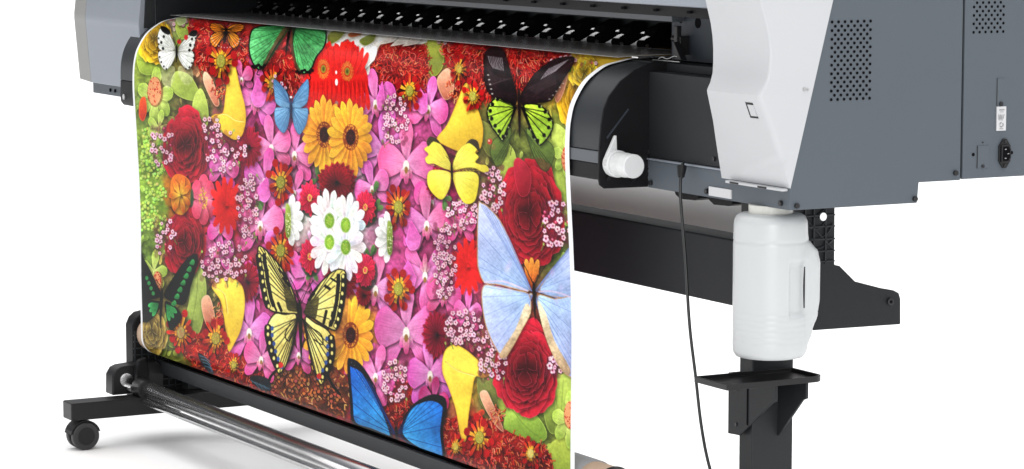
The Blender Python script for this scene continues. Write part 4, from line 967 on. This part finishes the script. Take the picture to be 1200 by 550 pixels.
# keep the print's fine grain, then to linear light
IMG *= ((.90+.22*N1)*(1+.03*(N3-.5)+.04*(N4-.5)))[...,None]
G_ = (IMG[:-2,1:-1]+IMG[2:,1:-1]+IMG[1:-1,:-2]+IMG[1:-1,2:])*.25
IMG[1:-1,1:-1] = np.clip(IMG[1:-1,1:-1]+.35*(IMG[1:-1,1:-1]-G_),0,255)
IMG = np.clip(IMG,0,255)/255.
IMG = IMG+.34*(IMG*IMG*(3-2*IMG)-IMG)
lum_ = IMG.mean(-1,keepdims=True); IMG = np.clip(lum_+(IMG-lum_)*.95,.006,.97)*255.
def paint(tx, ty, co, arc):
    fx = np.clip((tx-AX0)*AS-.5,0,AW-1.01); fy = np.clip((ty-AY0)*AS-.5,0,AH-1.01)
    ix = fx.astype(int); iy = fy.astype(int); ax = (fx-ix)[...,None]; ay = (fy-iy)[...,None]
    c = (IMG[iy,ix]*(1-ax)+IMG[iy,ix+1]*ax)*(1-ay)+(IMG[iy+1,ix]*(1-ax)+IMG[iy+1,ix+1]*ax)*ay
    X = co[:,:,0]
    b = ((X > MX1-.0125)|(X < MX0+.0075))[...,None]
    c = np.where(b, A((240,241,243)), c)
    c = c/255.; lin = np.where(c <= .04045, c/12.92, ((c+.055)/1.055)**2.4)
    return lin*PRINT_GAIN
PRINT_GAIN = .88
# ------------------------------------------------------------------ printed sheet (placeholder)
MX0, MX1 = -1.643, -.0128
def sheet_profile():
    P = [(.272,.7985),(.2,.7985),(.15,.7984),(.118,.7972),(.0909,.7966),(.0706,.7930),(.0500,.7885),(.0340,.7800),(.0190,.7690),(.0075,.7550),(-.0030,.7360),(-.0080,.7180),(-.0106,.6980),(-.0112,.66),(-.0080,.58),(-.0040,.50),(-.0015,.42),(-.0015,.34),(-.0015,.26),(-.0015,RZ)]
    pts = [(p.x,p.y) for p in catmull([(a,b,0) for a,b in P],10)]
    for i in range(1,40):
        a = PI+i*math.radians(150)/39
        pts.append((RY+.0350*math.cos(a), RZ+.0350*math.sin(a)))
    return pts
def resample(pts, n):
    P = np.array(pts); d = np.r_[0,np.cumsum(np.hypot(*np.diff(P,axis=0).T))]
    s = np.linspace(0,d[-1],n); return np.c_[np.interp(s,d,P[:,0]),np.interp(s,d,P[:,1])], s
NU, NV = 900, 1000
prof_, arc = resample(sheet_profile(), NV)
xs = np.linspace(MX0,MX1,NU)
co = np.zeros((NV,NU,3)); co[:,:,0] = xs[None,:]; co[:,:,1] = prof_[:,0][:,None]; co[:,:,2] = prof_[:,1][:,None]
hang = np.clip((.66-co[:,:,2])/.1,0,1)*np.clip((co[:,:,2]-.235)/.08,0,1)
co[:,:,1] += hang*(.0009*np.sin(co[:,:,0]*9+co[:,:,2]*4)+.0005*np.sin(co[:,:,0]*23-co[:,:,2]*7))   # the vinyl does not hang dead flat
me = bpy.data.meshes.new('printed_sheet')
me.vertices.add(NU*NV); me.vertices.foreach_set('co', co.reshape(-1))
idx = np.arange(NU*NV).reshape(NV,NU)
q = np.stack([idx[:-1,:-1],idx[1:,:-1],idx[1:,1:],idx[:-1,1:]],-1).reshape(-1,4)
me.loops.add(q.size); me.loops.foreach_set('vertex_index', q.reshape(-1).astype(np.int32))
me.polygons.add(len(q)); me.polygons.foreach_set('loop_start', np.arange(0,q.size,4,dtype=np.int32))
me.polygons.foreach_set('use_smooth', np.ones(len(q),dtype=bool))
me.update(calc_edges=True)
# the artwork was traced on the photograph: this maps a point of the sheet to the tracing
rel = co-np.array(CL); w_ = rel@np.array(FWD)
tx = 600+f_px*(rel@np.array(RGT))/w_; ty_ = 275-f_px*(rel@np.array(UPV))/w_
rgb = paint(tx, ty_, co, arc)
col = np.ones((NV*NU,4),dtype=np.float32); col[:,:3] = rgb.reshape(-1,3)
at = me.color_attributes.new('artwork','FLOAT_COLOR','POINT'); at.data.foreach_set('color', col.reshape(-1))
m = bpy.data.materials.new('printed_vinyl'); m.use_nodes = True
b = m.node_tree.nodes['Principled BSDF']; a = m.node_tree.nodes.new('ShaderNodeVertexColor'); a.layer_name = 'artwork'
m.node_tree.links.new(a.outputs['Color'], b.inputs['Base Color'])
b.inputs['Roughness'].default_value = .30; b.inputs['IOR'].default_value = 1.13; b.inputs['Specular IOR Level'].default_value = .3
me.materials.append(m)
sh = bpy.data.objects.new('printed_sheet', me); C.objects.link(sh)
tag(sh, 'glossy banner printed with flowers and butterflies hanging from the printer', 'banner')
# ------------------------------------------------------------------ light and render
W = bpy.data.worlds.new('World'); S.world = W; W.use_nodes = True
nt = W.node_tree; bg = nt.nodes['Background']
tc = nt.nodes.new('ShaderNodeTexCoord'); sx = nt.nodes.new('ShaderNodeSeparateXYZ')
nt.links.new(tc.outputs['Generated'], sx.inputs['Vector'])
rp = nt.nodes.new('ShaderNodeValToRGB'); nt.links.new(sx.outputs['Z'], rp.inputs['Fac'])
el = rp.color_ramp.elements
el[0].position = 0; el[0].color = (.14,.145,.155,1)
el[1].position = 1; el[1].color = (2.4,2.4,2.4,1)
e = el.new(.30); e.color = (.28,.285,.30,1)
e = el.new(.65); e.color = (1.75,1.75,1.75,1)
nt.links.new(rp.outputs['Color'], bg.inputs['Color'])
# world light made brighter behind the machine, to dim its front faces
mr = nt.nodes.new('ShaderNodeMapRange'); mr.inputs['From Min'].default_value = -1; mr.inputs['To Min'].default_value = .62; mr.inputs['To Max'].default_value = 1.38
nt.links.new(sx.outputs['Y'], mr.inputs['Value']); nt.links.new(mr.outputs['Result'], bg.inputs['Strength'])
def area(name, loc, target, sx_, sy_, power, col=(1,1,1)):
    l = bpy.data.lights.new(name,'AREA'); l.shape = 'RECTANGLE'; l.size = sx_; l.size_y = sy_; l.energy = power; l.color = col
    o = bpy.data.objects.new(name,l); C.objects.link(o); o.location = loc
    o.rotation_euler = (Vector(target)-Vector(loc)).to_track_quat('-Z','Y').to_euler(); return o
area('overhead_softbox', (-.6,.3,3.2), (-.6,.3,0), 4.2, 3.0, 30)
area('key_softbox', (4.6,-2.2,1.25), (.0,.1,.62), 1.6, 1.3, 85)
area('added_front_strip', (-1.6,-3.4,.9), (-.9,0,.4), 4.2, .7, 14)  # added unseen strip lamp, placed to reflect as a bright band in the pipe
S.render.engine = 'CYCLES'
S.cycles.use_denoising = True
S.cycles.max_bounces = 8
S.view_settings.view_transform = 'Standard'; S.view_settings.look = 'None'
S.view_settings.exposure = 0; S.view_settings.gamma = 1
